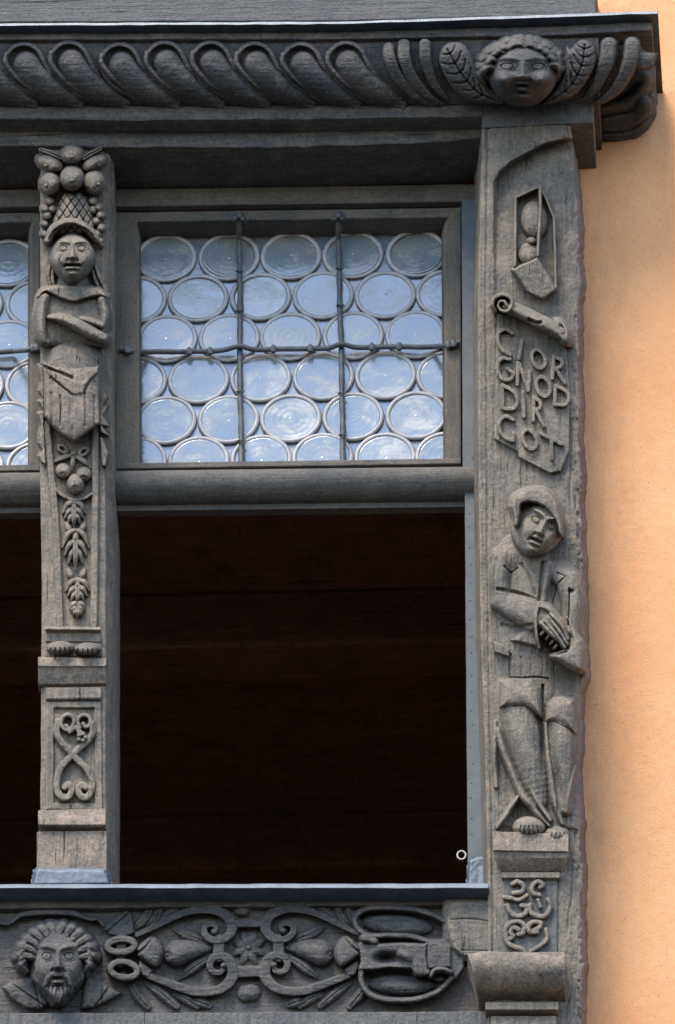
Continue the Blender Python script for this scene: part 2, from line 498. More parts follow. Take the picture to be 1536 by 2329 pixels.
def glass(name, tint, dark, grime):
    m, nt, b = newmat(name)
    pos = N(nt, 'ShaderNodeNewGeometry').outputs['Position']
    oi = N(nt, 'ShaderNodeObjectInfo')
    off = N(nt, 'ShaderNodeVectorMath', operation='ADD'); nt.links.new(pos, off.inputs[0])
    cx = N(nt, 'ShaderNodeCombineXYZ'); sc_ = N(nt, 'ShaderNodeMath', operation='MULTIPLY'); nt.links.new(oi.outputs['Random'], sc_.inputs[0]); sc_.inputs[1].default_value = 37.0
    nt.links.new(sc_.outputs[0], cx.inputs[1]); nt.links.new(cx.outputs[0], off.inputs[1])
    p2 = off.outputs[0]
    n = noise(nt, p2, 30, 4, .65, (1, 1, 1), 1.5); gr_ = noise(nt, p2, 13, 4, .7, (1, 1, 1.3), .6); sp = noise(nt, pos, 240, 2, .5)
    c = mix(nt, n, tint, dark)
    c = mix(nt, ramp(nt, gr_, [(.40, 0.), (.58, 1.)]).outputs[0], c, grime)
    c = mix(nt, ramp(nt, sp, [(.68, 0.), (.72, .7)]).outputs[0], c, (.75, .78, .8))
    nt.links.new(c, b.inputs['Base Color'])
    rr = ramp(nt, gr_, [(.40, .10), (.62, .32)]); nt.links.new(rr.outputs[0], b.inputs['Roughness'])
    b.inputs['IOR'].default_value = 2.55
    bp = N(nt, 'ShaderNodeBump'); bp.inputs['Strength'].default_value = .10; bp.inputs['Distance'].default_value = .004
    nt.links.new(n, bp.inputs['Height']); nt.links.new(bp.outputs[0], b.inputs['Normal'])
    return m
M['glass'] = glass('old_crown_glass', (.22, .275, .315), (.15, .195, .23), (.22, .22, .195))
M['quarry'] = glass('old_quarry_glass', (.17, .23, .33), (.09, .12, .19), (.18, .19, .20))
M['board'] = wood('grey_board', (.125, .120, .115), (.085, .088, .090), (.155, .142, .13), 'x', .4)

# ------------------------------------------------------------------ street, plaster wall, room behind the windows
def boxmesh(name, lo, hi, mat, parent=None):
    bm = bmesh.new()
    bmesh.ops.create_cube(bm, size=1)
    lo = Vector(lo); hi = Vector(hi)
    for v in bm.verts:
        v.co = Vector([(lo[i] + hi[i]) / 2 + v.co[i] * (hi[i] - lo[i]) for i in range(3)])
    return mesh_bm(name, bm, mat, parent)
def cobble():
    m, nt, b = newmat('street_cobbles')
    pos = N(nt, 'ShaderNodeNewGeometry').outputs['Position']
    v = N(nt, 'ShaderNodeTexVoronoi'); v.inputs['Scale'].default_value = 7
    nt.links.new(pos, v.inputs['Vector'])
    c = mix(nt, ramp(nt, v.outputs['Distance'], [(.1, 0.), (.6, 1.)]).outputs[0], (.05, .048, .046), (.025, .024, .023))
    nt.links.new(c, b.inputs['Base Color']); b.inputs['Roughness'].default_value = .8
    return m
bm = bmesh.new()
bmesh.ops.create_grid(bm, x_segments=4, y_segments=4, size=300)
tag(mesh_bm('street', bm, cobble()), kind='structure')

XR = float(at(1294, 1200, -170)[0]); YW = .170
ZT = float(at(600, 300, -170)[2]); ZB = float(at(600, 2200, -170)[2])
wall = thing('plaster_wall', 1440, 2329, -170, 'rough orange plastered house wall right of the carved corner post', 'wall')
def wall_front():
    xs = np.linspace(XR, XR + .45, 110); zs = np.linspace(19.3, 23.6, 620)
    X, Z = np.meshgrid(xs, zs)
    d = .0020 * vnoise(X * 12, Z * 9) + .0008 * vnoise(X * 60 + 9, Z * 60) + .0010 * vnoise(X * 190, Z * 190)
    V = np.stack([X, YW - .006 + d, Z], -1).reshape(-1, 3)
    idx = np.arange(X.size).reshape(X.shape)
    F = np.stack([idx[:-1, :-1], idx[:-1, 1:], idx[1:, 1:], idx[1:, :-1]], -1).reshape(-1, 4)
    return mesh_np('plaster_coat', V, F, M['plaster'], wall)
wall_front()
def boxes(name, L, mat, parent):
    bm = bmesh.new()
    for lo, hi in L:
        r = bmesh.ops.create_cube(bm, size=1)
        for v in r['verts']:
            v.co = Vector([(lo[i] + hi[i]) / 2 + v.co[i] * (hi[i] - lo[i]) for i in range(3)])
    return mesh_bm(name, bm, mat, parent)
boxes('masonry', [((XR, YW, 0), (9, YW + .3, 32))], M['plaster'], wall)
bay = thing('timber_bay', 500, 2329, -174, 'dark timber wall of the bay behind the beams and windows', 'wall')
boxes('boarding', [((-9, YW + .004, 0), (XR - .002, YW + .3, ZB)), ((-9, YW + .004, ZT), (XR - .002, YW + .3, 32)), ((-9, YW + .004, ZB), (-1.6, YW + .3, ZT))], M['slatez'], bay)

ZCEIL = float(at(600, 470, -260)[2]) + .10
RX0, RX1, RY0, RY1 = -3.2, XR + .8, YW + .30, 4.2
room = [((RX0, RY0, ZB - .5), (RX1, RY1, ZB - .42), 'room_floor'), ((RX0, RY1, ZB - .5), (RX1, RY1 + .1, ZCEIL + .1), 'room_back_wall'),
        ((RX0 - .1, RY0, ZB - .5), (RX0, RY1, ZCEIL + .1), 'room_wall_left'), ((RX1, RY0, ZB - .5), (RX1 + .1, RY1, ZCEIL + .1), 'room_wall_right'),
        ((RX0, RY0 - .3, ZCEIL), (RX1, RY1, ZCEIL + .1), 'room_ceiling')]
for lo, hi, nm in room:
    tag(boxmesh(nm, lo, hi, M['inner']), kind='structure')
for i, (y, words) in enumerate(((.62, 'nearest the window'), (1.12, 'second in from the window'), (1.85, 'third in from the window'), (2.75, 'farthest back in the room'))):
    a = boxmesh('ceiling_beam', (RX0, y, ZCEIL - .17), (RX1, y + .15, ZCEIL - .002), M['inner'])
    b_ = a.modifiers.new('bevel', 'BEVEL'); b_.width = .015; b_.segments = 3
    tag(a, 'dark brown ceiling beam inside the open lower window, ' + words, 'beam', 'ceiling beams in the dark room')

# ------------------------------------------------------------------ timbers above: board, cornice
bd = sweep('wall_board', [(-70, -28), ([(0, 50), (768, 47), (1356, 33)], -28)], -130, 1355, 60, M['board'], None, back=-168)
tag(bd, 'plain grey timber board above the cornice flashing', 'board')

cor = thing('carved_cornice', 700, 340, 0, 'dark grey carved cornice with gadroons and a cherub head at the corner', 'cornice')
LIP = [(-130, 53), (0, 53), (340, 51), (768, 49), (1050, 40), (1490, 25)]
sh = lambda L, d: [(x, y + d) for x, y in L]
sweep('flashing', [(LIP, 122), (sh(LIP, 6), 124)], -130, 1497, 120, M['flash_dark'], cor, wob=.9, bevel=.001)
FT = [(-130, 74), (0, 74), (768, 72), (1290, 58), (1484, 46)]
FB = [(-130, 89), (0, 89), (768, 88), (1290, 78), (1484, 67)]
sweep('corona_board', [(FT, 94), (FB, 98)], -130, 1484, 120, M['slate'], cor)
def ovo(X, Y):
    t = np.clip((Y - 96) / 144.0, 0, 1)
    return 3 + 84 * (1 - t ** 1.7)
OV = [(y, float(ovo(0, y)) - 3) for y in range(86, 244, 8)]
sweep('ovolo', OV, -130, 1362, 60, M['slate'], cor, bevel=0, smooth=60)
sweep('beam_fascia', [([(0, 242), (1100, 238)], 5), ([(0, 269), (300, 273), (768, 269), (1100, 264)], 6)], -130, 1098, 90, M['slate'], cor, wob=1.1)
sweep('head_beam', [([(0, 290), (1100, 284)], -43), ([(0, 331), (300, 334), (600, 334), (800, 330), (930, 325), (1100, 314)], -43), ('b', -190)], -130, 1100, 160, M['slate'], cor, wob=2.0, back=-200)
sweep('post_block', [([(1097, 236), (1350, 232)], 4), ([(1097, 290), (1295, 280), (1350, 278)], 4)], 1097, 1350, 40, M['slatez'], cor)

for i in range(-2, 9):
    cx = [(-152), (-47), 57, 160, 275, 377, 482, 582, 687, 790][i + 2] if i < 8 else None
    if cx is None: continue
    r = R(step=2.0)
    jt = random.Random(i).uniform(-3, 3)
    cl = [(cx - 2, 141 + jt), (cx + 8, 160 + jt), (cx + 30, 184), (cx + 62, 208), (cx + 108, 230), (cx + 150, 240)]
    r.stroke(cl, [48, 47, 40, 30, 18, 7], [9, 9, 7, 3, -1, -4], p=6)
    def trench(X, Y, H, cl=cl):
        A = smooth_pts(np.column_stack([np.array(cl), [39, 37, 30, 21, 10, 2]]), 5)
        D = np.full(X.shape, 1e9)
        for a, b in zip(A[:-1], A[1:]):
            dx, dy = b[0] - a[0], b[1] - a[1]
            t = np.clip(((X - a[0]) * dx + (Y - a[1]) * dy) / (dx * dx + dy * dy), 0, 1)
            D = np.minimum(D, np.hypot(X - a[0] - t * dx, Y - a[1] - t * dy) - (a[2] + t * (b[2] - a[2])))
        return np.where(H > -50, H - 15 * np.clip(-D / 5, 0, 1), H)
    r.fn(trench, cx - 70, 80, cx + 170, 250)
    r.stroke([(cx + 3, 147 + jt), (cx + 16, 168 + jt), (cx + 44, 194), (cx + 82, 217), (cx + 126, 236)], [34, 36, 33, 26, 14], [19, 21, 20, 16, 9], p=2, z=-4, slope=2)
    r.stroke([(cx - 43, 122 + jt), (cx - 43, 145), (cx - 22, 174), (cx + 14, 202), (cx + 62, 225), (cx + 116, 240)], [6, 7, 7, 6.5, 6, 4], [11, 12, 12, 11, 9, 6], p=2.5, z=0)
    r.build('gadroon', ovo, M['slate'], cor, grain='x', rough=.45)
# curled strap ends either side of the cherub
A2 = (768, 0, 2.0)
for pts, wd in (([(232, 218), (236, 260), (262, 330), (310, 390), (380, 450), (440, 478)], [26, 28, 28, 26, 20, 10]),
                ([(302, 206), (304, 260), (326, 330), (366, 392), (430, 450), (480, 474)], [30, 30, 28, 24, 16, 8]),
                ([(398, 204), (402, 270), (420, 340), (452, 400), (500, 452)], [28, 28, 24, 18, 8]),
                ([(1235, 205), (1228, 270), (1206, 330), (1170, 400), (1120, 450)], [36, 36, 32, 24, 10]),
                ([(1340, 202), (1334, 270), (1300, 350), (1250, 420), (1180, 468)], [34, 34, 30, 22, 10])):
    r = R(A2)
    r.stroke(pts, wd, [20, 20, 16, 12, 6][:len(wd)] if len(wd) == 5 else [12, 20, 18, 14, 9, 3], p=5)
    r.build('strap_curl', ovo, M['slate'], cor, grain='x', rough=.4)
wingL = [(465, 250), (480, 215), (510, 196), (545, 193), (575, 204), (600, 240), (640, 330), (690, 390), (750, 440), (755, 470), (690, 474), (600, 458), (540, 420), (490, 350), (465, 290)]
wingR = [(1042, 210), (1060, 224), (1082, 200), (1105, 184), (1132, 183), (1165, 208), (1178, 260), (1165, 315), (1130, 375), (1080, 432), (1000, 466), (930, 476), (960, 440), (1000, 390), (1030, 320), (1036, 260)]
for pl, rib, side in ((wingL, [(500, 225), (560, 330), (640, 420), (740, 462)], 1), (wingR, [(1125, 205), (1110, 300), (1050, 400), (950, 465)], -1)):
    r = R(A2, 1.5)
    r.poly(pl, 17, b=14, bh=9, dome=10, domew=50, curve=True)
    r.groove(rib, 7, 4)
    rb = smooth_pts(rib, 5)
    for q in range(1, len(rb) - 3, 2):
        p0 = rb[q]; d = rb[q + 1] - rb[q]; d = d / np.linalg.norm(d); nrm = np.array([-d[1], d[0]])
        for sg in (-1, 1):
            tip = p0 - d * 34 + nrm * sg * (52 if q < 8 else 34)
            r.groove([p0, (p0 + tip) / 2 + d * 6, tip], 7, 3.6)
    r.build('wing', ovo, M['slate'], cor)
ch = R(A2, 1.5)
ch.ell(1000, 330, 22, 50, 20, z=10); ch.ell(680, 335, 20, 45, 18, z=10)
face(ch, 842, 338, 160, 150, prot=48, z=12, ve=-.24, vn=.12, vm=.34, vc=.68, ex=.44, mouth=.13, open_=.2, fat=.16, jaw=.05, nose_h=.58, brow=.3, eye=.55, fold=.2)
cho = ch.build('cherub_head', ovo, M['slate'], cor, rough=.25)
hr = R(A2, 1.5)
rc = random.Random(5)
for row, (rx_, ry_, nk, zz) in enumerate(((172, 140, 13, 18), (150, 118, 11, 34))):
    for k in range(nk):
        a = math.radians(190 + k * 160 / (nk - 1) + rc.uniform(-4, 4))
        hx, hy = 838 + rx_ * math.cos(a), 330 + ry_ * math.sin(a)
        sgn = -1 if hx < 830 else 1
        ln = rc.uniform(16, 28)
        hr.stroke([(hx - sgn * ln, hy - 6), (hx - sgn * 4, hy - 14), (hx + sgn * ln * .8, hy + 4), (hx + sgn * ln * .7, hy + 20)], [12, 17, 15, 7], [12, 15, 13, 6], z=zz, slope=2.0)
hr.stroke([(665, 300), (655, 345), (672, 385)], [22, 26, 14], [24, 24, 14], z=10); hr.stroke([(1005, 250), (1012, 300), (1000, 350)], [18, 20, 12], [20, 20, 12], z=12)
hr.build('hair', ovo, M['slate'], cho, sink=4)
# the corner end, where the ovolo turns back to the wall
er = R(step=2)
er.poly([(1348, 98), (1452, 96), (1466, 112), (1484, 150), (1482, 168), (1480, 198), (1490, 216), (1488, 258), (1474, 294), (1450, 318), (1400, 331), (1350, 331)], 0, b=26, bh=30, slope=6)
er.groove([(1470, 160), (1430, 210), (1360, 238)], 7, 14); er.groove([(1482, 205), (1450, 245), (1352, 268)], 6, 10)
er.groove([(1486, 258), (1430, 296), (1352, 302)], 6, 8)
er.ell(1464, 240, 18, 22, 12, z=2); er.stroke([(1440, 170), (1466, 176), (1462, 200), (1430, 232), (1370, 248)], [14, 16, 14, 12, 6], [14, 16, 14, 10, 4], z=-2)
er.build('return_scroll', lambda X, Y: 66 - (np.clip(Y - 100, 0, 400) ** 1.06) * .72, M['slate'], cor, sink=-60, rough=.6)
lf = R(); lf.poly([(1440, 118), (1492, 124), (1484, 150), (1462, 156), (1444, 152)], 12, b=5, bh=4)
lf.build('leaf_tip', lambda X, Y: ovo(X, Y) - 6, M['slate'], cor)

# ------------------------------------------------------------------ windows
SASHBACK = -292
def window(x0, x1, nm, label, right=True):
    t = thing('leaded_window', (x0 + x1) / 2, 1066, -205, label, 'window')
    sl_ = -.0145
    yy = lambda y: [(262, y), (1050, y + sl_ * 788)] if right else [(-130, y + 3), (92, y)]
    sweep('head_board', [(yy(430), -188), (yy(469), -190)], x0 - 8, x1 + (46 if right else 6), 30, M['framex'], t, back=-262)
    sweep('top_rail', [(yy(483), -205), (yy(504), -205), (yy(516), -222)], x0, x1, 30, M['framex'], t, back=SASHBACK)
    sweep('bottom_rail', [(yy(1053 if right else 1056), -198), (yy(1066 if right else 1070), -196)], x0, x1, 30, M['framex'], t, back=SASHBACK)
    if right:
        st = [[(262, 484), (296, 487), (312, 505), (317, 540), (319, 1056), (262, 1066)], [(1049, 470), (1049, 1047), (1013, 1047), (1008, 535), (1013, 506), (1028, 482)]]
    else:
        st = [[(68, 520), (74, 500), (92, 490), (96, 1062), (68, 1058)]]
    for pl in st:
        r = R(step=3)
        r.poly(pl, 12, b=5, bh=4, slope=14)
        r.build('stile', -212, M['frame'], t, sink=-78, grain='z', rough=.25, sharp=40, hs=1)
    return t
win = window(262, 1049, 'r', 'window of round bull\'s-eye panes above the open casement, right of the carved mullion')
winl = window(-130, 92, 'l', 'partly seen window of round panes left of the carved mullion', False)

def lathe(name, prof, seg, mat):
    bm = bmesh.new(); rings = []
    for r_, y in prof:
        if r_ < 1e-6: rings.append([bm.verts.new((0, y, 0))])
        else: rings.append([bm.verts.new((r_ * math.cos(2 * math.pi * k / seg), y, r_ * math.sin(2 * math.pi * k / seg))) for k in range(seg)])
    for a, b in zip(rings[:-1], rings[1:]):
        for k in range(seg):
            k2 = (k + 1) % seg
            if len(a) == 1: bm.faces.new((a[0], b[k2], b[k]))
            elif len(b) == 1: bm.faces.new((a[k], a[k2], b[0]))
            else: bm.faces.new((a[k], a[k2], b[k2], b[k]))
    bmesh.ops.recalc_face_normals(bm, faces=bm.faces)
    me = bpy.data.meshes.new(name); bm.to_mesh(me); bm.free()
    me.polygons.foreach_set('use_smooth', np.ones(len(me.polygons), bool))
    me.materials.append(mat)
    return me
RR = .0625
discs = []
for v in range(5):
    rg = random.Random(40 + v); ph = rg.uniform(0, 6); am = rg.uniform(.00004, .00013); bul = rg.uniform(.0000, .0004); dome = rg.uniform(-.0012, .0014)
    pr = [(0, -bul)]
    for k in range(1, 27):
        f = k / 26.0
        pr.append((RR * f, -(bul * math.exp(-(f / .13) ** 2) + dome * (1 - f * f) + am * math.sin(f * 26 + ph) * (1 - .5 * f))))
    pr += [(RR, .003), (0, .003)]
    discs.append(lathe('roundel', pr, 36, M['glass']))
came = None
def torus_mesh(R0, r0, seg=40, ss=8):
    bm = bmesh.new(); g = []
    for i in range(seg):
        a = 2 * math.pi * i / seg
        g.append([bm.verts.new(((R0 + r0 * math.cos(2 * math.pi * k / ss)) * math.cos(a), .0042 * math.sin(2 * math.pi * k / ss), (R0 + r0 * math.cos(2 * math.pi * k / ss)) * math.sin(a))) for k in range(ss)])
    for i in range(seg):
        for k in range(ss):
            bm.faces.new((g[i][k], g[(i + 1) % seg][k], g[(i + 1) % seg][(k + 1) % ss], g[i][(k + 1) % ss]))
    bmesh.ops.recalc_face_normals(bm, faces=bm.faces)
    me = bpy.data.meshes.new('lead_came'); bm.to_mesh(me); bm.free()
    me.polygons.foreach_set('use_smooth', np.ones(len(me.polygons), bool)); me.materials.append(M['came'])
    return me
came = torus_mesh(.0660, .0062)
def tri_mesh():
    bm = bmesh.new(); s_ = .052
    p = [Vector((s_ * math.sin(a), 0, s_ * math.cos(a) * .92)) for a in (0, 2.094, 4.189)]
    f = [bm.verts.new(q) for q in p]; b = [bm.verts.new(q + Vector((0, .003, 0))) for q in p]
    bm.faces.new(f); bm.faces.new(b)
    for i in range(3): bm.faces.new((f[i], f[(i + 1) % 3], b[(i + 1) % 3], b[i]))
    bmesh.ops.recalc_face_normals(bm, faces=bm.faces)
    me = bpy.data.meshes.new('quarry'); bm.to_mesh(me); bm.free(); me.materials.append(M['quarry'])
    return me
tri = tri_mesh()
rg = random.Random(3)
def put(me, nm, parent, px, py, out, rot=(0, 0, 0)):
    o = bpy.data.objects.new(nm, me); C.objects.link(o); o.parent = parent
    o.location = Vector(at(px, py, out)) - origin_of(parent); o.rotation_euler = rot
    return o
def panes(t, rows, xmin, xmax, x_lo, x_hi):
    for ri, (y, xs) in enumerate(rows):
        for i, x in enumerate(xs):
            yv = y - .019 * (x - 660)
            jx, jy = rg.uniform(-1.5, 1.5), rg.uniform(-1.2, 1.2)
            o = put(discs[rg.randrange(5)], 'roundel', t, x + jx, yv + jy, -262, (rg.gauss(.0, .02) - (.05 if ri == 0 else .012 if ri == 1 else 0), 0, rg.gauss(0, .025)))
            put(came, 'lead_came', t, x + jx, yv + jy, -264 + rg.uniform(-.5, .5), (0, rg.uniform(0, 6.28), 0))
        for i in range(len(xs) - 1):
            x = (xs[i] + xs[i + 1]) / 2; yv = y - .019 * (x - 660)
            for sg in (-1, 1):
                yq = yv + sg * 32
                if x_lo < x < x_hi and 520 < yq < 1075:
                    put(tri, 'quarry', t, x, yq, -269, (0, 0 if sg > 0 else math.pi, 0))
rows = []
for k in range(6):
    y = 582 + k * 92.3
    rows.append((y, [378.5, 520.5, 662.5, 804.5, 946.5] if k % 2 == 0 else [310, 451, 593, 735, 878, 1016]))
panes(win, rows, 0, 0, 300, 1030)
rowsl = [(586 + k * 92.5, [-122, 20] if k % 2 == 0 else [-60, 82]) for k in range(6)]
panes(winl, rowsl, 0, 0, -140, 80)
# a strip of plain glass backs each leaded light at its cut edges
for t, a, b in ((win, 300, 1030), (winl, -130, 80)):
    sweep('backing_glass', [(500, -276), (1072, -276)], a, b, 2, M['quarry'], t, back=-279, wob=0, bevel=0)

# wrought bars tied across the leaded light
gr = thing('iron_bars', 660, 1050, -195, 'wrought iron saddle bars crossing in front of the round panes', 'window bars')
for xa, xb in ((543, 549), (770, 781)):
    ys = np.linspace(488, 1058, 40)
    xs = xa + (xb - xa) * (ys - 488) / 570 + 1.2 * 2 * vnoise(ys / 60, ys * 0 + xa)
    o_ = np.interp(ys, [480, 505, 548, 1030, 1058], [-198, -200, -249, -249, -240])
    bar = tube('upright_bar', at(xs, ys, o_), .0062 + .0008 * np.sin(ys / 9), M['iron'], gr)
    tp = R(step=1.5); tp.ell(xa, 490, 9, 8, 9, z=2); tp.ell(xa - 8, 497, 6, 5, 6, z=2); tp.ell(xa + 8, 497, 6, 5, 6, z=2)
    tp.build('finial', -197, M['iron'], bar, sink=-4)
    for yc in ((616, 706, 890, 1002) if xa < 600 else (610, 694, 893, 988)):
        xx = xa + (xb - xa) * (yc - 488) / 570
        P_ = np.array([at(xx - 8 + 16 * k / 8.0, yc + 1.5 * math.cos(k), -246 + 8 * math.sin(math.pi * k / 8)) for k in range(9)])
        tube('tie_wire', P_, .0022, M['iron'], bar, 6)
def cross_bar(x0, x1, y0, y1, vb, knobs, parent):
    xs = np.linspace(x0, x1, 90)
    f = (xs - x0) / (x1 - x0)
    ys = y0 + (y1 - y0) * f + 3.0 * vnoise(xs / 40, xs * 0 + 5)
    oo = np.interp(xs, [x0, x0 + 28, x0 + 60, x1 - 60, x1 - 28, x1], [-196, -197, -247, -247, -197, -196])
    for v in vb:
        g = np.exp(-((xs - v) / 22) ** 2); ys -= 10 * g; oo += 12 * g
    for e in (x0, x1):
        g = np.exp(-((xs - e) / 26) ** 2); ys -= 9 * g; oo += 4 * g
    b = tube('cross_bar', at(xs, ys, oo), .0062, M['iron'], parent)
    for kx in knobs:
        i = int(np.argmin(np.abs(xs - kx)))
        P_ = at(np.array([kx, kx, kx, kx, kx]), ys[i] + np.array([-9, -4, 0, 5, 9]), oo[i] + np.array([0, 4, 5, 4, 0]))
        tube('knot', P_, [.003, .0075, .0085, .0075, .003], M['iron'], b, 7)
    return b
cross_bar(272, 1046, 802, 787, (547, 776), (290, 430, 478, 622, 706, 846, 908, 1020, 1032), gr)
gl = thing('iron_bar', 40, 800, -195, 'short end of the iron bar in the window left of the mullion', 'window bars')
cross_bar(-190, 90, 806, 798, (), (76, 84), gl)

# transom rails
def circ(f, yc, c, r, a0, a1, n):
    out = []
    for k in range(n + 1):
        a = math.radians(a0 + (a1 - a0) * k / n)
        d = r * math.cos(a)
        out.append((f(yc - .788 * r * math.sin(a) - .616 * d), c + d))
    return out
for a, b, y, lab in ((258, 1092, 0, 'half-round grey transom rail under the round-pane window, right of the mullion'), (-130, 96, 6, 'half-round transom rail end left of the mullion')):
    f = lambda q: [(a, q + y), (b, q + y - .012 * (b - a))]
    rr_ = circ(f, 1114, -172, 43, 105, -92, 16) + [(f(1150), -176), (f(1162), -176)]
    tr = sweep('transom_rail', rr_, a, b, 60, M['framex'], None, back=-200, bevel=.001, smooth=50, wob=.3)
    tag(tr, lab, 'rail')

# zinc strip and nails on the right jamb
jb = thing('jamb_strip', 1070, 2020, -150, 'blue-grey nailed zinc strip along the right window jamb', 'strip')
sweep('sheet', [([(455, 1050), (1066, 1052)], -150), ([(455, 1094), (1066, 1096)], -150)], 452, 1068, 20, M['zinc'], jb, axis='y', back=-262)
sweep('sheet', [([(1130, 1057), (2012, 1064)], -150), ([(1130, 1096), (1450, 1098), (2012, 1116)], -150)], 1120, 2016, 30, M['zinc'], jb, axis='y', back=-300)
nail = lathe('nail', [(0, -.0016), (.0012, -.0012), (.0022, 0)], 8, M['iron'])
for y in list(range(540, 1050, 42)) + list(range(1162, 2000, 41)):
    fx = 1078 if y < 1070 else 1068 + (y - 1130) * .008
    put(nail, 'nail', jb, fx + rg.uniform(-3, 3), y + rg.uniform(-8, 8), -150)
foot = R(step=2); foot.poly([(1068, 1958), (1086, 1950), (1112, 1946), (1114, 2016), (1064, 2016)], 6, b=4)
foot.build('lead_foot', -148, M['lead'], jb, sink=-10)
an = np.linspace(0, 2 * math.pi, 26)
ey = tube('ring_eye', at(1050 + 9.5 * np.cos(an), 1945 + 9.5 * np.sin(an), -165), .0022, M['came'], None, 6, caps=False)
tag(ey, 'small pale wire ring at the lower right edge of the open casement', 'ring')

# ------------------------------------------------------------------ carved mullion post
mul = thing('carved_mullion', 170, 2012, -55, 'carved mullion post with turbaned bust under piled fruit, between the two windows', 'mullion')
FM = -58
LX = [(330, 100), (400, 92), (700, 92), (1100, 91), (1300, 95), (1600, 94), (1900, 92), (2015, 90)]
RX = [(330, 258), (500, 258), (900, 255), (1160, 262), (1400, 262), (2015, 262)]
RI = [(x, y - 22) for x, y in RX]
sweep('shaft', [(LX, FM - 4), ([(x, y + 8) for x, y in LX], FM), (RI, FM), (RX, FM - 40)], 331, 2014, 120, M['taupe'], mul, axis='y', back=-258, wob=1.0, bevel=.002)
m3, m4, m5, m6 = (0, 320, 4.6545), (0, 740, 4.6545), (0, 1160, 4.6545), (0, 1560, 4.6545)
TA = M['taupe']
# fruit heap
fr = [(760, 150, 125, 105, 30, 0, 10), (535, 245, 148, 82, 26, 22, 4), (1000, 240, 148, 80, 26, -24, 4), (535, 455, 112, 125, 34, 0, 6), (1000, 440, 118, 138, 34, 0, 6), (765, 400, 134, 142, 44, 0, 8)]
for cx, cy, rx, ry, h, rot, z in fr:
    r = R(m3, 1.6); r.ell(cx, cy, rx, ry, h, rot, z=z)
    ox = (cx - 765) * .22; oy = 28
    r.bump(cx + ox, cy + oy, 34, 34, -6); r.bump(cx + ox, cy + oy - 4, 16, 16, 9)
    r.build('fruit', FM, TA, mul, rough=1.5)
for pts in ([(435, 95), (540, 130), (655, 185)], [(1062, 85), (980, 130), (885, 185)]):
    r = R(m3, 1.6); r.stroke(pts, [22, 30, 30], [16, 20, 18], p=3); r.groove(pts, 12, 5); r.build('leaf', FM, TA, mul)
for x, y, q in ((530, 640, 46), (478, 722, 40), (556, 724, 42), (500, 792, 46), (478, 884, 36), (474, 990, 38), (985, 640, 50), (1046, 704, 46), (985, 730, 44), (1066, 786, 46), (1018, 852, 44), (1072, 922, 46), (1022, 990, 48), (1060, 1062, 36)):
    r = R(m3, 1.6); r.ell(x, y, q + 6, q + 6, 17, z=4); r.build('berry', FM, TA, mul)
r = R(m3, 1.6)
r.poly([(690, 540), (860, 535), (930, 600), (975, 740), (1010, 900), (1010, 1010), (530, 1010), (540, 900), (580, 740), (640, 610)], 12, b=60, bh=14, dome=18, domew=240, slope=3)
for k in range(-4, 9):
    x0 = 420 + k * 85
    r.groove([(x0, 1020), (x0 + 330, 520)], 11, 5, curve=False); r.groove([(x0 + 330, 1020), (x0, 520)], 11, 5, curve=False)
r.build('basket_hat', FM, TA, mul)
r = R(m3, 1.6)
band = [(505, 1060), (560, 940), (680, 868), (800, 862), (920, 925), (1010, 1020), (1080, 1105)]
r.stroke(band, [44, 52, 56, 56, 54, 46, 26], [30, 34, 38, 38, 34, 28, 14], z=2)
r.groove([(520, 1040), (590, 940), (690, 895), (800, 890), (910, 945), (1010, 1050)], 12, 7); r.groove([(800, 900), (900, 925), (990, 1000)], 10, 8)
r.build('turban_band', FM, TA, mul)
for pts in ([(530, 1330), (515, 1420), (540, 1560)], [(560, 1360), (560, 1480), (600, 1570)], [(1010, 1330), (1050, 1440), (1120, 1590)], [(985, 1380), (1010, 1480), (1060, 1570)]):
    r = R(m3, 1.6); r.stroke(pts, [22, 28, 20], [10, 14, 8]); r.build('hair_lock', FM, TA, mul)
r = R(m3, 1.4)
r.stroke([(770, 1430), (775, 1600)], [150, 190], [26, 20], z=2)
face(r, 768, 1258, 240, 278, prot=40, z=12, ve=-.43, vn=-.06, vm=.21, vc=.52, ex=.42, open_=1.0, mouth=.34, jaw=.42)
r.build('face', FM, TA, mul, rough=.2)
r = R(m3, 1.8)
r.poly([(405, 1700), (440, 1610), (520, 1560), (1040, 1560), (1130, 1640), (1155, 1740), (1150, 2060), (1090, 2190), (490, 2190), (410, 2060)], 10, b=30, bh=8, dome=14, domew=200)
r.build('torso', FM, TA, mul)
r = R(m3, 1.6)
r.poly([(412, 1650), (470, 1575), (640, 1535), (900, 1545), (1060, 1570), (1135, 1655), (1060, 1640), (985, 1650), (900, 1672), (785, 1702), (660, 1672), (570, 1630), (480, 1595)], 34, b=22, bh=8, curve=True)
r.build('collar', FM, TA, mul)
for pts, wd, hh, z in (([(475, 1660), (440, 1850), (455, 2080), (500, 2130)], [62, 62, 56, 40], [24, 26, 24, 18], 16), ([(1080, 1680), (1110, 1850), (1090, 2030)], [60, 56, 50], [24, 24, 20], 14),
                       ([(860, 1880), (960, 1905), (1080, 1950)], [30, 40, 44], [14, 18, 20], 26), ([(520, 1868), (640, 1880), (780, 1930), (930, 2010), (1090, 2090)], [26, 52, 66, 72, 62], [14, 24, 28, 28, 22], 28)):
    r = R(m3, 1.6); r.stroke(pts, wd, hh, z=z); r.build('arm', FM, TA, mul, hs=1.5)
r = R(m4, 1.8)
r.ell(775, 400, 292, 235, 17, z=14)
r.build('belly', FM, TA, mul)
r = R(m4, 1.8)
r.poly([(465, 430), (1045, 430), (1062, 1040), (985, 1085), (795, 1228), (650, 1150), (560, 1065), (478, 960)], 26, b=20, bh=8, dome=10, domew=200)
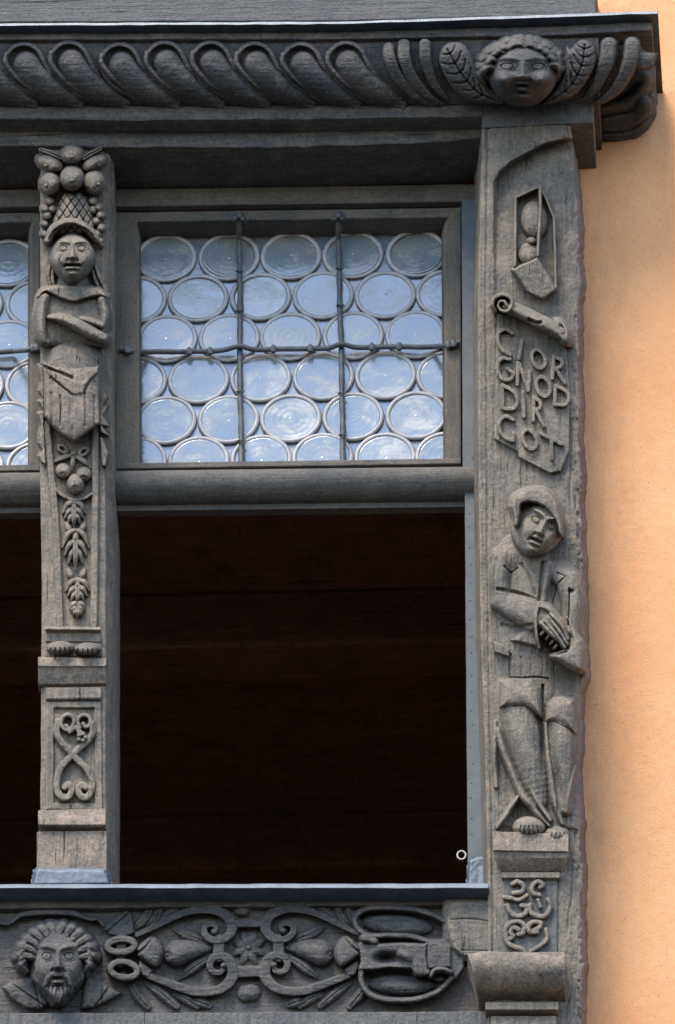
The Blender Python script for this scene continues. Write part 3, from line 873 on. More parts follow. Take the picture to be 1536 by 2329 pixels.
r.poly([(470, 400), (760, 540), (1045, 430), (1040, 520), (900, 640), (880, 720), (780, 735), (640, 620), (520, 540)], 38, b=12, bh=7)
r.groove([(480, 440), (620, 495), (765, 556)], 26, 13); r.groove([(545, 545), (640, 630), (770, 735)], 14, 5)
r.groove([(1040, 510), (950, 590), (890, 720)], 14, 6)
for k, x in enumerate((545, 640, 900, 1000)): r.groove([(x, 720 + 30 * (k % 2)), (x + 8, 900), (x + 2, 1060)], 22, 3)
r.build('drapery', FM, M['taupe_worn'], mul, grain='z', rough=.6)
for pl in ([(405, 420), (468, 430), (472, 960), (460, 1180), (412, 1170), (440, 1060), (404, 930), (455, 900), (410, 800), (460, 780), (412, 690), (440, 600)],
           [(412, 1180), (470, 1040), (490, 1480), (440, 1450), (412, 1380), (450, 1320), (412, 1250)],
           [(1055, 690), (1105, 688), (1140, 760), (1085, 860), (1150, 850), (1090, 960), (1150, 1070), (1080, 1060), (1150, 1170), (1060, 1130)],
           [(1058, 1180), (1090, 1190), (1150, 1360), (1120, 1500), (1085, 1480)]):
    r = R(m4, 1.6); r.poly(pl, 16, b=14, bh=8); r.build('drapery_fold', FM - 4, TA, mul)
g45 = lambda P: P
for pts in ([(107, 963), (115, 1060), (125, 1160), (132, 1290), (137, 1424)], [(217, 974), (217, 1100), (216, 1250), (214, 1420)]):
    r = R(step=1.8); r.stroke(pts, 8.5, 9, p=4); r.build('edge_fillet', FM, TA, mul, grain='z')
r = R(m4, 1.5)
for cx, cy, rot in ((665, 1308, 35), (885, 1338, -30)):
    r.ell(cx, cy, 78, 56, 12, rot)
    r.bump(cx, cy, 34, 20, -12, rot)
r.ell(780, 1352, 36, 34, 13)
for pts in ([(760, 1375), (670, 1400), (585, 1440)], [(800, 1385), (880, 1430), (965, 1500)], [(775, 1380), (770, 1450), (760, 1530)]):
    r.stroke(pts, [22, 30, 22], [8, 10, 5], p=3)
r.build('ribbon_bow', FM, TA, mul)
for cx, cy, rx, ry, rot in ((672, 1540, 82, 84, 0), (890, 1575, 84, 82, 0), (800, 1680, 96, 112, 0)):
    r = R(m4, 1.6); r.ell(cx, cy, rx, ry, 18 if cx != 800 else 24, rot, z=2); r.bump(cx - 5, cy + 40, 26, 22, -5); r.bump(cx - 5, cy + 44, 10, 10, 6)
    r.build('fruit', FM, TA, mul)
r = R(m4, 1.6); r.stroke([(595, 1735), (660, 1800), (770, 1845), (880, 1835), (970, 1785)], 20, 10, p=3); r.build('swag_edge', FM, TA, mul)
# palmette leaves down the tapered shaft: (centre, top, tip)
for cx, y0, y1, wd in ((785, -80, 190, 118), (802, 225, 640, 140), (822, 745, 1010, 122), (822, 985, 1140, 75)):
    r = R(m5, 1.5)
    hgt = y1 - y0
    for sg in (-1, 1):
        for a, b, q in ((.02, .42, 1.0), (.30, .62, .82), (.52, .82, .52)):
            r.stroke([(cx, y0 + hgt * (a - .05)), (cx + sg * wd * q * .55, y0 + hgt * (a + .04)), (cx + sg * wd * q, y0 + hgt * b)], [26, 34, 12], [9, 12, 6], p=2.5)
    r.stroke([(cx, y0 + hgt * .1), (cx, y0 + hgt * .6), (cx, y1)], [40, 36, 6], [10, 13, 7], p=2.5)
    r.groove([(cx, y0 + hgt * .2), (cx, y1 - 20)], 8, 3)
    r.build('palmette', FM, TA, mul)
for cx, cy, sg in ((740, 190, -1), (862, 190, 1), (760, 690, -1), (862, 680, 1)):
    r = R(m5, 1.5); r.stroke([(cx + sg * 35, cy - 50), (cx + sg * 15, cy), (cx, cy + 45)] if True else [], [22, 40, 20], [6, 11, 5]); r.build('leaflet', FM, TA, mul)
# plinth with the toes under the hem, then the little pedestal
sweep('hem_ledge', [([(100, 1424), (230, 1425)], FM + 16), ([(100, 1431), (230, 1432)], FM + 20), ('b', FM + 8), ([(100, 1458), (230, 1459)], FM + 6)], 103, 229, 16, TA, mul, back=FM - 10, bevel=.001)
sweep('hem_ground', [(1428, FM + 2), (1492, FM + 2)], 101, 231, 6, TA, mul, back=FM - 10, bevel=0)
for cx, cy, rx, ry in ((640, 1462, 145, 76), (932, 1474, 142, 72)):
    r = R(m5, 1.6); r.ell(cx, cy, rx, ry, 30, z=2)
    for k in range(-2, 3): r.groove([(cx + k * 50, cy), (cx + k * 52, cy + 70)], 10, 5)
    r.build('toe_pair', FM, TA, mul)
sweep('pedestal_cap', [([(86, 1493), (243, 1497)], FM + 26), ([(86, 1515), (243, 1515)], FM + 30), ([(86, 1518), (243, 1518)], FM + 26), ([(90, 1538), (243, 1536)], FM + 19), ([(90, 1556), (243, 1554)], FM + 10), ('b', FM + 4)], 87, 242, 30, M['taupe_worn'], mul, back=FM - 20, bevel=.0015)
sweep('pedestal_fillet', [([(103, 1563), (232, 1562)], FM + 12), ([(103, 1590), (232, 1588)], FM + 14)], 104, 231, 20, TA, mul, back=FM - 20, bevel=.003)
r = R(m6, 1.8)
r.poly([(495, 165), (1072, 165), (1085, 1310), (485, 1310)], 6, b=10, bh=4)
def sunk(X, Y, H):
    x = (X - m6[0]) * m6[2]; y = (Y - m6[1]) * m6[2]
    d = np.minimum(np.minimum(x - 565, 1010 - x), np.minimum(y - 228, 1250 - y))
    return np.where(H > -50, H - 11 * np.clip(d / 22, 0, 1), H)
r.fn(sunk, 480, 150, 1100, 1320)
r.build('pedestal_panel', FM + 2, TA, mul, grain='z', rough=.5, hs=1)
for pts, wd in (([(745, 470), (690, 460), (650, 410), (665, 340), (720, 305), (775, 335), (785, 400), (740, 460), (700, 420)], 24), ([(850, 440), (825, 380), (850, 325), (905, 310), (950, 340), (955, 400), (910, 435), (880, 400)], 24),
                ([(620, 380), (600, 480), (640, 580), (740, 690), (830, 790), (920, 880), (975, 1000), (965, 1110), (915, 1180), (850, 1160), (835, 1090), (870, 1050), (910, 1075)], 40),
                ([(970, 400), (985, 490), (930, 580), (830, 670), (720, 780), (640, 880), (605, 1000), (610, 1110), (660, 1180), (735, 1165), (760, 1090), (725, 1045), (690, 1075)], 40),
                ([(740, 480), (810, 440), (860, 520)], 34)):
    r = R(m6, 1.5); r.stroke(pts, wd, 12, p=3.5); r.build('strap_scroll', FM - 3, TA, mul)
r = R(m6, 1.5)
for q in range(5): r.ell(870 + 34 * math.cos(q * 1.257), 545 + 34 * math.sin(q * 1.257), 28, 28, 8, z=8)
r.build('rosette', FM - 3, TA, mul)
sweep('pedestal_base', [([(104, 1842), (234, 1838)], FM + 10), ([(104, 1850), (234, 1848)], FM + 13), ([(88, 1858), (242, 1858)], FM + 26), ([(86, 1876), (242, 1876)], FM + 28), ('b', FM + 8)], 87, 241, 24, M['taupe_worn'], mul, back=FM - 20, bevel=.002)
sweep('foot_block', [([(84, 1890), (244, 1888)], FM + 16), ([(83, 1985), (246, 1985)], FM + 16)], 84, 244, 24, M['taupe_worn'], mul, back=FM - 20, bevel=.003, wob=1.0)
r = R(step=2); r.poly([(80, 1982), (90, 1974), (130, 1978), (180, 1975), (238, 1978), (246, 1990), (250, 2012), (75, 2014)], 14, b=6, bh=5)
r.build('lead_apron', FM + 12, M['lead'], mul, sink=-6, rough=.35)

# ------------------------------------------------------------------ corner post
post = thing('corner_post', 1210, 2329, 0, 'carved taupe corner post with hourglass, lettered scroll and hooded old man', 'post')
EDGE = [(1297, 283), (1303, 330), (1311, 400), (1317, 500), (1320, 560), (1316, 580), (1321, 640), (1316, 700), (1318, 780), (1314, 850), (1320, 920), (1318, 1000), (1325, 1080), (1320, 1140), (1326, 1300), (1328, 1440), (1331, 1540), (1320, 1562), (1316, 1640), (1319, 1700), (1314, 1760), (1321, 1880), (1318, 1930), (1325, 1985), (1322, 2080), (1325, 2200), (1320, 2345)]
EDGE = [(float(np.interp(y, [p[1] for p in EDGE], [p[0] for p in EDGE])) + 5 * float(vnoise(np.array(y / 71.0), np.array(3.3))) + 5 * float(vnoise(np.array(y / 9.0), np.array(8.3))), y) for y in range(283, 2346, 7)]
LEFT = [(1108, 2345), (1110, 2030), (1104, 1740), (1094, 1450), (1089, 1100), (1087, 700), (1092, 480), (1098, 283)]
r = R(step=2.2)
r.poly(EDGE + LEFT, 0, b=5, bh=4, slope=13)
arc = np.array([(405, 660), (440, 580), (540, 490), (700, 400), (850, 322), (1010, 285), (1100, 278)]) / 3.84 + np.array([1020, 240])
def post_base(X, Y):
    ya = np.interp(X, arc[:, 0], arc[:, 1])
    s_ = Y - ya
    dep = np.clip(s_ / 4, 0, 1) * 46 * np.exp(-np.maximum(s_, 0) / 130.0) * np.clip((X - 1122) / 8, 0, 1)
    return -dep
def chip(X, Y, H):
    H = H + post_base(X, Y)
    gx = 1107 + np.interp(Y, [283, 700, 1450, 2030], [2, -2, 4, 14])
    H = H - 4 * np.exp(-((X - gx) / 2.2) ** 2)
    # drying checks and ragged decay along the right arris
    e = np.interp(Y, [p[1] for p in EDGE], [p[0] for p in EDGE]) - X
    rag = vnoise(X / 7.0, Y / 26.0) + .7 * vnoise(X / 3.5, Y / 9.0)
    H = np.where((e > 0) & (e < 46), H - np.clip(rag - .1, 0, 1) * 16 * np.exp(-e / 22.0) - 3 * np.exp(-e / 10), H)
    ck = 1296 + 8 * vnoise(Y / 70.0, Y * 0) * 2
    H = H - 6 * np.exp(-((X - ck) / 1.8) ** 2) * np.clip(vnoise(Y / 120.0 + 5, Y * 0 + 2) * 6 + .8, 0, 1) * (H > -20)
    return H
r.fn(chip, 1000, 200, 1400, 2400)
r.build('shaft', 0, TA, post, sink=-172, grain='z', rough=.9, hs=1)
cA, cB, cC, cD, cE = (1020, 240, 3.84), (1040, 640, 4.2667), (1060, 1080, 4.8), (1060, 1480, 4.8), (1000, 1880, 3.84)
PB = lambda X, Y: post_base(X, Y)
# hourglass in its frame
hg = R(cA, 1.5)
for pts, wd in (([(588, 805), (795, 708)], 15), ([(588, 805), (585, 1100), (582, 1400)], 16), ([(800, 705), (806, 900), (790, 1150), (782, 1310)], 17), ([(800, 708), (860, 830), (922, 985)], 12), ([(922, 985), (932, 1280), (938, 1590)], 13)):
    hg.stroke(pts, wd, 30 if pts[0] == (800, 705) else 18, p=3, curve=False)
hgo = hg.build('hourglass_frame', PB, TA, post)
for cx, cy, rx, ry, h, rot in ((752, 1000, 122, 172, 22, -6), (705, 1300, 98, 105, 20, 0), (728, 1182, 46, 40, 20, 0)):
    r = R(cA, 1.5); r.ell(cx, cy, rx, ry, h, rot, z=1); r.build('glass_bulb' if rx > 60 else 'glass_neck', PB, TA, hgo)
r = R(cA, 1.6)
r.poly([(560, 1435), (785, 1325), (850, 1440), (940, 1590), (935, 1612), (825, 1690), (690, 1625), (625, 1520)], 20, b=10, bh=6, tilt=(0, -.10))
r.groove([(785, 1330), (850, 1450), (935, 1600)], 10, 5)
r.build('hourglass_base', PB, TA, hgo, hs=1.8)
# scroll: a sheet hanging from a roll, with raised letters
sc_ = R(cB, 1.8)
sc_.poly([(390, 300), (520, 330), (1000, 560), (1060, 640), (1090, 1000), (1090, 1640), (1010, 1840), (905, 1862), (600, 1710), (585, 1650), (360, 1528), (370, 1000), (385, 500)], 6, b=10, bh=5, tilt=(0, .008))
sco = sc_.build('scroll_sheet', PB, TA, post, grain='z', rough=.6)
r = R(cB, 1.5)
r.stroke([(470, 235), (700, 340), (1000, 495)], [68, 72, 78], [30, 32, 34], z=4)
r.groove([(700, 370), (760, 400), (810, 400)], 24, 9); 
r.build('scroll_roll', PB, TA, sco)
r = R(cB, 1.4)
r.stroke([(380, 290), (345, 230), (365, 165), (440, 130), (520, 165), (530, 230), (490, 285), (430, 280), (400, 240), (415, 195), (460, 195), (475, 230)], [14, 20, 22, 22, 22, 22, 22, 18, 16, 16, 18, 14], [28, 34, 36, 38, 38, 38, 38, 36, 36, 38, 40, 40], p=4, z=0)
r.build('scroll_curl', PB, TA, sco)
r = R(cB, 1.5); r.ell(1020, 490, 52, 122, 16, -24, z=24, p=.3); r.bump(1020, 460, 26, 60, -14, -24); r.build('scroll_end', PB, TA, sco)
def oval(cx, cy, rx, ry, rot, n=14):
    c, s_ = math.cos(math.radians(rot)), math.sin(math.radians(rot))
    return [(cx + rx * math.cos(a) * c - ry * math.sin(a) * s_, cy + rx * math.cos(a) * s_ + ry * math.sin(a) * c) for a in np.linspace(0, 2 * math.pi, n + 1)]
LET = [
 ('C', [[(540, 505), (475, 462), (405, 500), (395, 585), (440, 665), (515, 715)]]), ('I', [[(628, 575), (600, 752)]]), ('O', [oval(790, 752, 62, 92, -20)]),
 ('R', [[(938, 725), (925, 940)], [(945, 735), (1015, 765), (1010, 820), (945, 850)], [(965, 860), (1045, 985)]]),
 ('G', [[(515, 755), (440, 745), (395, 800), (395, 880), (440, 945), (510, 955), (545, 900), (490, 850)]]), ('N', [[(592, 790), (585, 1000)], [(602, 800), (690, 1060)], [(690, 1060), (705, 880)]]),
 ('O', [oval(836, 1022, 62, 98, -20)]), ('D', [[(955, 1010), (948, 1195)], [(958, 1012), (1050, 1060), (1085, 1130), (1050, 1195), (955, 1196)]]),
 ('D', [[(438, 1005), (440, 1228)], [(442, 1008), (540, 1065), (588, 1160), (545, 1235), (446, 1230)]]), ('I', [[(640, 1075), (650, 1312)]]),
 ('R', [[(742, 1130), (740, 1352)], [(746, 1135), (800, 1165), (805, 1225), (755, 1250)], [(770, 1262), (842, 1405)]]),
 ('G', [[(545, 1345), (470, 1308), (408, 1370), (412, 1450), (470, 1515), (545, 1545)], [(545, 1545), (545, 1470)]]), ('O', [oval(705, 1535, 62, 98, -25)]),
 ('T', [[(815, 1480), (1018, 1580)], [(915, 1535), (922, 1722)]])]
for ch_, sts in LET:
    r = R(cB, 1.3)
    for st in sts:
        r.stroke(st, 20, 13, p=6, curve=len(st) > 2, slope=5)
    r.build('letter', PB, TA, sco, rough=.7)
# the hooded old man
mo = R(cC, 1.6)
K = 7
mo.poly([(300, 860), (400, 760), (560, 730), (720, 840), (860, 950), (1030, 965), (1190, 1075), (1285, 1250), (1298, 1700), (1300, 2120), (1230, 2200), (1225, 3150), (1230, 3880), (300, 3850), (296, 3150), (330, 2600), (318, 1900), (300, 1300)], 4, b=60, bh=7)
mo.stroke([(620, 900), (640, 1400), (660, 2000), (680, 2300)], [290, 310, 300, 290], [12, 14, 13, 9], p=2.6, k=K)
mo.ell(455, 890, 190, 150, 18, k=K); mo.ell(1050, 1080, 200, 150, 18, 25, k=K)
mo.stroke([(400, 900), (365, 1120), (380, 1330)], [118, 112, 120], [22, 25, 24], k=K)
mo.stroke([(370, 1390), (520, 1450), (660, 1500), (760, 1560)], [110, 150, 175, 185], [22, 27, 31, 32], z=3, p=2.4, k=K)
mo.stroke([(800, 1400), (768, 1560), (775, 1740), (805, 1890)], [24, 26, 26, 20], [30, 34, 34, 28], z=6, k=5)
mo.poly([(480, 1810), (620, 1690), (770, 1640), (800, 1895), (640, 1860)], 22, b=50, bh=14, k=4)
mo.stroke([(1120, 1150), (1170, 1400), (1160, 1700)], [150, 135, 120], [30, 34, 32], k=K)
mo.stroke([(905, 985), (868, 1160), (850, 1360)], [60, 66, 48], [20, 21, 14], k=4)
mo.poly([(905, 1955), (990, 1925), (1100, 1880), (1140, 1780), (1120, 1640), (1210, 1690), (1280, 1800), (1302, 1900), (1296, 2140), (1240, 2165), (1130, 2110), (1000, 2045), (925, 2005)], 34, b=52, bh=20, dome=12, domew=110, k=4)
mo.groove([(925, 1960), (1000, 1960), (1100, 1930)], 14, 6)
mo.stroke([(1130, 1700), (1200, 1780), (1270, 1890)], [30, 34, 24], [12, 14, 10], z=22, k=6)
mo.stroke([(1110, 1560), (1180, 1720), (1240, 1980)], [14, 22, 14], [8, 12, 8], z=26, k=6)
# legs: knees and calves, the breeches over them with a cut hem, and the falling folds of the gown
mo.stroke([(560, 2560), (640, 2900), (720, 3250), (800, 3560)], [205, 195, 165, 105], [26, 31, 27, 18], p=2.0, k=K)
mo.stroke([(1040, 2700), (1060, 3000), (1070, 3300), (1080, 3640)], [160, 150, 125, 90], [26, 29, 24, 16], p=2.0, k=K)
mo.stroke([(350, 2780), (400, 2980), (490, 3220), (600, 3470), (730, 3640), (910, 3830)], [30, 44, 50, 52, 48, 26], [10, 15, 17, 18, 18, 12], z=4, k=10)
mo.stroke([(868, 2720), (885, 2960), (930, 3280), (970, 3560), (1050, 3810)], [30, 36, 44, 46, 26], [14, 16, 17, 17, 11], z=4, k=10)
mo.stroke([(690, 3400), (790, 3580), (920, 3770)], [18, 30, 24], [10, 16, 14], z=8, k=8)
mo.stroke([(1195, 3180), (1140, 3420), (1090, 3680)], [18, 32, 20], [12, 18, 10], z=4, k=8)
mo.stroke([(580, 3500), (460, 3680), (345, 3850)], [24, 38, 22], [14, 22, 12], z=3, k=6)
mo.stroke([(320, 2700), (312, 3000), (330, 3400)], [26, 36, 30], [8, 12, 8], z=2, k=6)
mo.bump(440, 3330, 55, 190, -9, -18); mo.bump(1010, 3370, 34, 170, -8, -8); mo.bump(600, 3680, 110, 70, -16); mo.bump(835, 3000, 26, 260, -8)
mo.poly([(370, 2240), (520, 2215), (720, 2225), (795, 2320), (832, 2480), (838, 2668), (765, 2615), (640, 2545), (520, 2555), (365, 2545)], 20, b=90, bh=10, dome=12, domew=170, k=1)
mo.poly([(885, 2500), (950, 2430), (1060, 2410), (1200, 2440), (1212, 2830), (1170, 2825), (1000, 2732), (862, 2690)], 18, b=80, bh=10, dome=12, domew=150, k=1)
mo.groove([(840, 2300), (836, 2480), (846, 2680)], 22, 9)
mo.groove([(520, 2530), (640, 2522), (760, 2590)], 7, 3); mo.groove([(880, 2668), (1000, 2708), (1160, 2795)], 7, 3)
mo.groove([(480, 2212), (600, 2220), (760, 2208), (900, 2225)], 16, 4); mo.groove([(486, 1960), (474, 2080), (480, 2190)], 16, 4)
# cut lines of the coat
mo.groove([(610, 975), (700, 1120), (760, 1300)], 24, 4); mo.groove([(420, 1000), (490, 1065), (560, 1020)], 18, 4); mo.groove([(490, 1070), (480, 1240)], 22, 4)
mo.groove([(832, 960), (830, 1150), (800, 1380)], 26, 8); mo.groove([(1000, 1070), (1080, 1110), (1000, 1200), (950, 1400)], 10, 5); mo.groove([(350, 1250), (470, 1270), (640, 1315), (770, 1380)], 30, 6)
mo.groove([(1130, 1240), (1128, 1450), (1118, 1640)], 13, 10); mo.bump(1150, 1270, 30, 22, -8); mo.groove([(400, 1640), (560, 1665), (720, 1640)], 34, 4)
for x_ in (600, 700, 830): mo.groove([(x_, 1990), (x_ + 14, 2090), (x_ + 4, 2190)], 16, 1.6)
fig = mo.build('old_man', PB, TA, post, grain='z', rough=.6)
def mpart(name, T_, fnc, parent=fig, z=0, step=1.6, **kw):
    r = R(T_, step); fnc(r); return r.build(name, (lambda X, Y: post_base(X, Y) + z), TA, parent, **kw)
def hood(r):
    r.poly([(490, 345), (520, 250), (600, 185), (720, 152), (860, 158), (965, 258), (1018, 380), (1050, 560), (1048, 660), (1022, 640), (985, 520), (920, 418), (830, 338), (720, 302), (610, 318), (590, 420), (570, 540), (532, 560), (518, 450)], 43, b=26, bh=12, curve=True, dome=3, domew=60)
def head(r):
    r.ell(782, 560, 292, 335, 30, 20, p=.2)
    face(r, 797, 575, 236, 338, rot=24, prot=28, z=13, ve=-.20, vn=.17, vm=.41, vc=.73, ex=.40, turn=.14, frown=.3, mouth=.26, open_=.9, jaw=.2)
hd = mpart('head', cC, head, step=1.35, rough=.15)
mpart('hood', cC, hood, hd)
def hand(r):
    r.stroke([(850, 1490), (900, 1580), (980, 1680)], [58, 90, 80], [24, 30, 28], z=18)
    for a, b, c2 in (((930, 1520), (1040, 1640), (1108, 1790)), ((900, 1560), (1010, 1690), (1108, 1850)), ((860, 1590), (970, 1720), (1080, 1880)), ((830, 1620), (920, 1720), (1010, 1800))):
        r.stroke([a, b, c2], [30, 30, 22], [12, 13, 9], z=38)
    r.stroke([(830, 1440), (900, 1470), (990, 1560)], [30, 34, 26], [14, 15, 10], z=34)
mpart('hand', cC, hand)
for x, y in ((828, 1738), (888, 1782), (936, 1834), (975, 1882)):
    mpart('finger', cC, lambda r: r.stroke([(x - 8, y + 8), (x + 16, y - 18), (x + 26, y - 34)], [26, 30, 22], [22, 26, 20], z=14), step=1.4)
def pouch(r): r.poly([(310, 1830), (400, 1850), (478, 1905), (474, 1990), (440, 1975), (320, 1935)], 20, b=10, bh=7)
mpart('coat_flap', cC, pouch)
for cx, cy, rx, ry, h in ((690, 1925, 190, 120, 24), (985, 2000, 140, 90, 20)):
    mpart('foot', cD, lambda r: (r.ell(cx, cy, rx, ry, h, z=4), [r.groove([(cx + q * 45, cy - 10), (cx + q * 50, cy + 80)], 9, 4) for q in (-2, -1, 0, 1, 2)]))
# pedestal under the figure
sweep('figure_plinth', [([(1121, 1890), (1294, 1896)], 34), ([(1121, 1934), (1294, 1937)], 38), ('b', 33), ([(1121, 1950), (1294, 1951)], 31, (1124, 1291)), ([(1126, 1966), (1290, 1966)], 20, (1131, 1284)), ([(1132, 1981), (1284, 1981)], 8, (1139, 1277)), ('b', 2)], 1122, 1293, 24, M['taupe_worn'], post, back=-150, bevel=.0015, wob=1.4)
sweep('plinth_fillet', [([(1141, 1983), (1273, 1983)], 14), ([(1141, 1996), (1273, 1996)], 15)], 1141, 1273, 16, TA, post, back=-150, bevel=.001)
sweep('panel_block', [(1994, 5), (2176, 5)], 1141, 1268, 12, M['slatez'], post, back=-150, bevel=.002)
for pts, wd in (([(640, 500), (680, 480), (735, 520), (720, 570), (650, 580)], 16), ([(880, 530), (905, 510), (860, 480), (810, 520), (815, 580), (870, 600)], 16), ([(590, 690), (620, 750), (680, 785), (750, 760), (760, 700), (720, 690)], 17), ([(790, 690), (800, 750), (860, 785), (930, 775), (970, 700), (950, 640)], 17), ([(570, 620), (640, 630), (700, 640), (760, 600)], 14), ([(860, 640), (880, 700)], 14),
                ([(690, 900), (650, 880), (620, 920), (640, 960), (590, 980), (575, 900), (630, 840), (700, 830), (740, 870), (730, 930), (690, 940)], 17), ([(830, 905), (870, 880), (880, 840), (820, 835), (775, 870), (790, 920), (850, 920)], 17), ([(575, 960), (600, 1020), (680, 1060), (730, 1080), (745, 1110)], 17), ([(930, 900), (940, 980), (880, 1040), (800, 1090)], 14)):
    r = R(cE, 1.5); r.stroke(pts, wd * 1.45, 7, p=2.6); r.build('panel_scroll', 5, TA, post)
BL = lambda y: [(1063, y + 6), (1100, y), (1285, y + 2)]
cr_ = circ(BL, 2222, 12, 58, 112, -95, 20)
cr_ = [(y_, o_, (1064 + 24 * max(0, k - 7) / 13.0, 1284 + 4 * max(0, k - 7) / 13.0)) for k, (y_, o_) in enumerate(cr_)]
sweep('console', cr_, 1064, 1284, 60, M['taupe_worn'], post, back=-150, bevel=.002, smooth=50, wob=1.6)
sweep('console_fillet', [(2279, 24), (2296, 26)], 1104, 1270, 16, TA, post, back=-150, bevel=.001)
sweep('lower_panel', [(2310, 12), (2380, 12)], 1117, 1266, 10, TA, post, back=-150)

# ------------------------------------------------------------------ carved sill beam
sill = thing('carved_sill_beam', 560, 2329, -20, 'dark carved sill beam with bearded head and strapwork below the open window', 'beam')
SX = lambda a, b: [(-130, a), (0, a), (1110, b)]
sweep('sill_flashing', [(SX(2011, 2009), 14), (SX(2017, 2015), 22), (SX(2020, 2020), 23)], -130, 1112, 80, M['lead'], sill, back=-250, bevel=.001, wob=.8)
sweep('upper_band', [(SX(2034, 2032), -28), (SX(2066, 2056), -28)], -130, 1060, 80, M['slate'], sill, wob=1.4)
FF = -46
sweep('sunk_field', [(2050, FF), (2306, FF)], -130, 1112, 60, M['slate'], sill)
sweep('lower_band', [(SX(2304, 2300), -8), (2400, -8)], -130, 1112, 60, M['slatez'], sill, wob=1.2)
s7, s8 = (0, 1950, 2.56), (560, 1950, 2.56)
SLM = M['slate']
def spart(name, T_, fnc, base=FF, step=1.7, parent=sill, mat=None, **kw):
    r = R(T_, step); fnc(r); kw.setdefault('hs', 1.25); return r.build(name, base, mat or SLM, parent, **kw)
# bearded head
def bhead(r):
    r.ell(330, 570, 178, 205, 42, p=.25)
    r.ell(190, 660, 20, 45, 14, z=14); r.ell(505, 665, 20, 42, 14, z=14)
    face(r, 338, 615, 155, 212, prot=52, z=14, ve=-.19, vn=.14, vm=.42, vc=.8, ex=.42, frown=.22, open_=.4, mouth=.2, eye=.9, jaw=.05)
bh = spart('bearded_head', s7, bhead, step=1.35, rough=.2)
def bhair(r):
    for k in range(12):
        th = math.radians(186 + k * 15.3)
        sg = -1 if k < 6 else 1
        c_, s_ = math.cos(th), math.sin(th)
        P_ = [(330 + 128 * c_, 598 + 112 * s_), (330 + 162 * c_ - sg * 4, 592 + 158 * s_), (330 + 196 * c_ + sg * 10, 584 + 186 * s_ + 4), (330 + 208 * c_ + sg * 20, 582 + 178 * s_ + 22)]
        r.stroke(P_, [24, 29, 28, 16], [22, 26, 23, 10], z=26, slope=2.5)
        r.groove(P_[1:3], 8, 2)
    for sx, x0 in ((-1, 150), (1, 500)):
        for q in range(4):
            r.stroke([(x0 - sx * 10, 490 + q * 32), (x0 + sx * 22, 520 + q * 34), (x0 + sx * 10 - sx * q * 6, 560 + q * 34)], [20, 26, 16], [22, 28, 16], z=22)
spart('hair', s7, bhair, parent=bh, step=1.4)
def beard(r):
    for sg in (-1, 1):
        r.stroke([(338 + sg * 8, 675), (338 + sg * 50, 690), (338 + sg * 72, 740)], [18, 24, 12], [14, 15, 8], z=54)
        for q in range(7):
            x = 338 + sg * (12 + q * 21)
            r.stroke([(x + sg * 4, 762 - q * 20), (x + sg * (10 - q * 2), 795 - q * 16), (338 + sg * (4 + q * 19), 838 - q * 17 + (q % 2) * 8)], [13, 17, 8], [12, 15, 7], z=52 - q * 5)
    for q in (-1, 0, 1):
        r.stroke([(338 + q * 16, 772), (338 + q * 20, 800), (336 + q * 12, 838)], [9, 13, 6], [8, 11, 6], z=52)
spart('beard', s7, beard, parent=bh, step=1.35)
for pl in ([(15, 758), (60, 728), (190, 690), (225, 760), (290, 850), (240, 890), (150, 880), (70, 830)], [(500, 690), (600, 722), (640, 750), (715, 792), (640, 835), (545, 880), (470, 885), (480, 800)]):
    spart('collar_leaf', s7, lambda r: (r.poly(pl, 12, b=16, bh=8, dome=8, domew=70), r.groove([pl[1], (np.array(pl[4]) + pl[5]) / 2], 9, 5), r.groove([pl[2], pl[5]], 9, 5)))
spart('head_bracket', s7, lambda r: r.stroke([(-80, 365), (-20, 372), (45, 388), (90, 360), (130, 335), (250, 322), (420, 326), (480, 345), (530, 362), (570, 362), (605, 400)], [13, 13, 12, 13, 17, 18, 18, 16, 12, 10, 8], 18, p=3))
# strapwork, the two halves mirrored about the middle flower
MX = 2 * 566 * 2.56
mir = lambda P_: [(MX - x, y - 4) for x, y in P_]
ST = [([(800, 452), (900, 405), (1050, 332), (1150, 306), (1250, 308), (1330, 350), (1352, 415), (1315, 468), (1245, 482), (1195, 450), (1192, 405), (1230, 388), (1262, 408), (1250, 432)], [16, 18, 22, 26, 28, 32, 32, 28, 24, 22, 20, 18, 15, 12]),
      ([(870, 690), (1000, 740), (1100, 775), (1190, 785), (1290, 765), (1352, 700), (1345, 620), (1300, 575), (1245, 585), (1222, 630), (1245, 668), (1290, 668), (1305, 630)], [22, 26, 28, 28, 30, 36, 34, 26, 24, 22, 20, 18, 14])]
for P_, wd in ST:
    for q in (P_, mir(P_)):
        spart('strap_scroll', s7, lambda r: (r.stroke(q, wd, 17, p=5), r.ell(q[-1][0], q[-1][1], 24, 24, 22)), grain='x', rough=.5)
for a, b, wd in (((1275, 480), (1275, 580), 34), ((MX - 1275, 480), (MX - 1275, 580), 34), ((1370, 388), (MX - 1370, 386), 22), ((1370, 668), (MX - 1370, 664), 34)):
    spart('strap_link', s7, lambda r: r.stroke([a, b], wd, 15, p=6, curve=False), grain='x')
def flower(r):
    for q in range(8):
        an_ = q * math.pi / 4 + .39
        r.stroke([(1448, 525), (1448 + 45 * math.cos(an_), 525 + 45 * math.sin(an_)), (1448 + 92 * math.cos(an_), 525 + 92 * math.sin(an_))], [8, 28, 18], [5, 9, 3])
    r.ell(1448, 525, 18, 18, 12)
spart('flower', s7, flower)
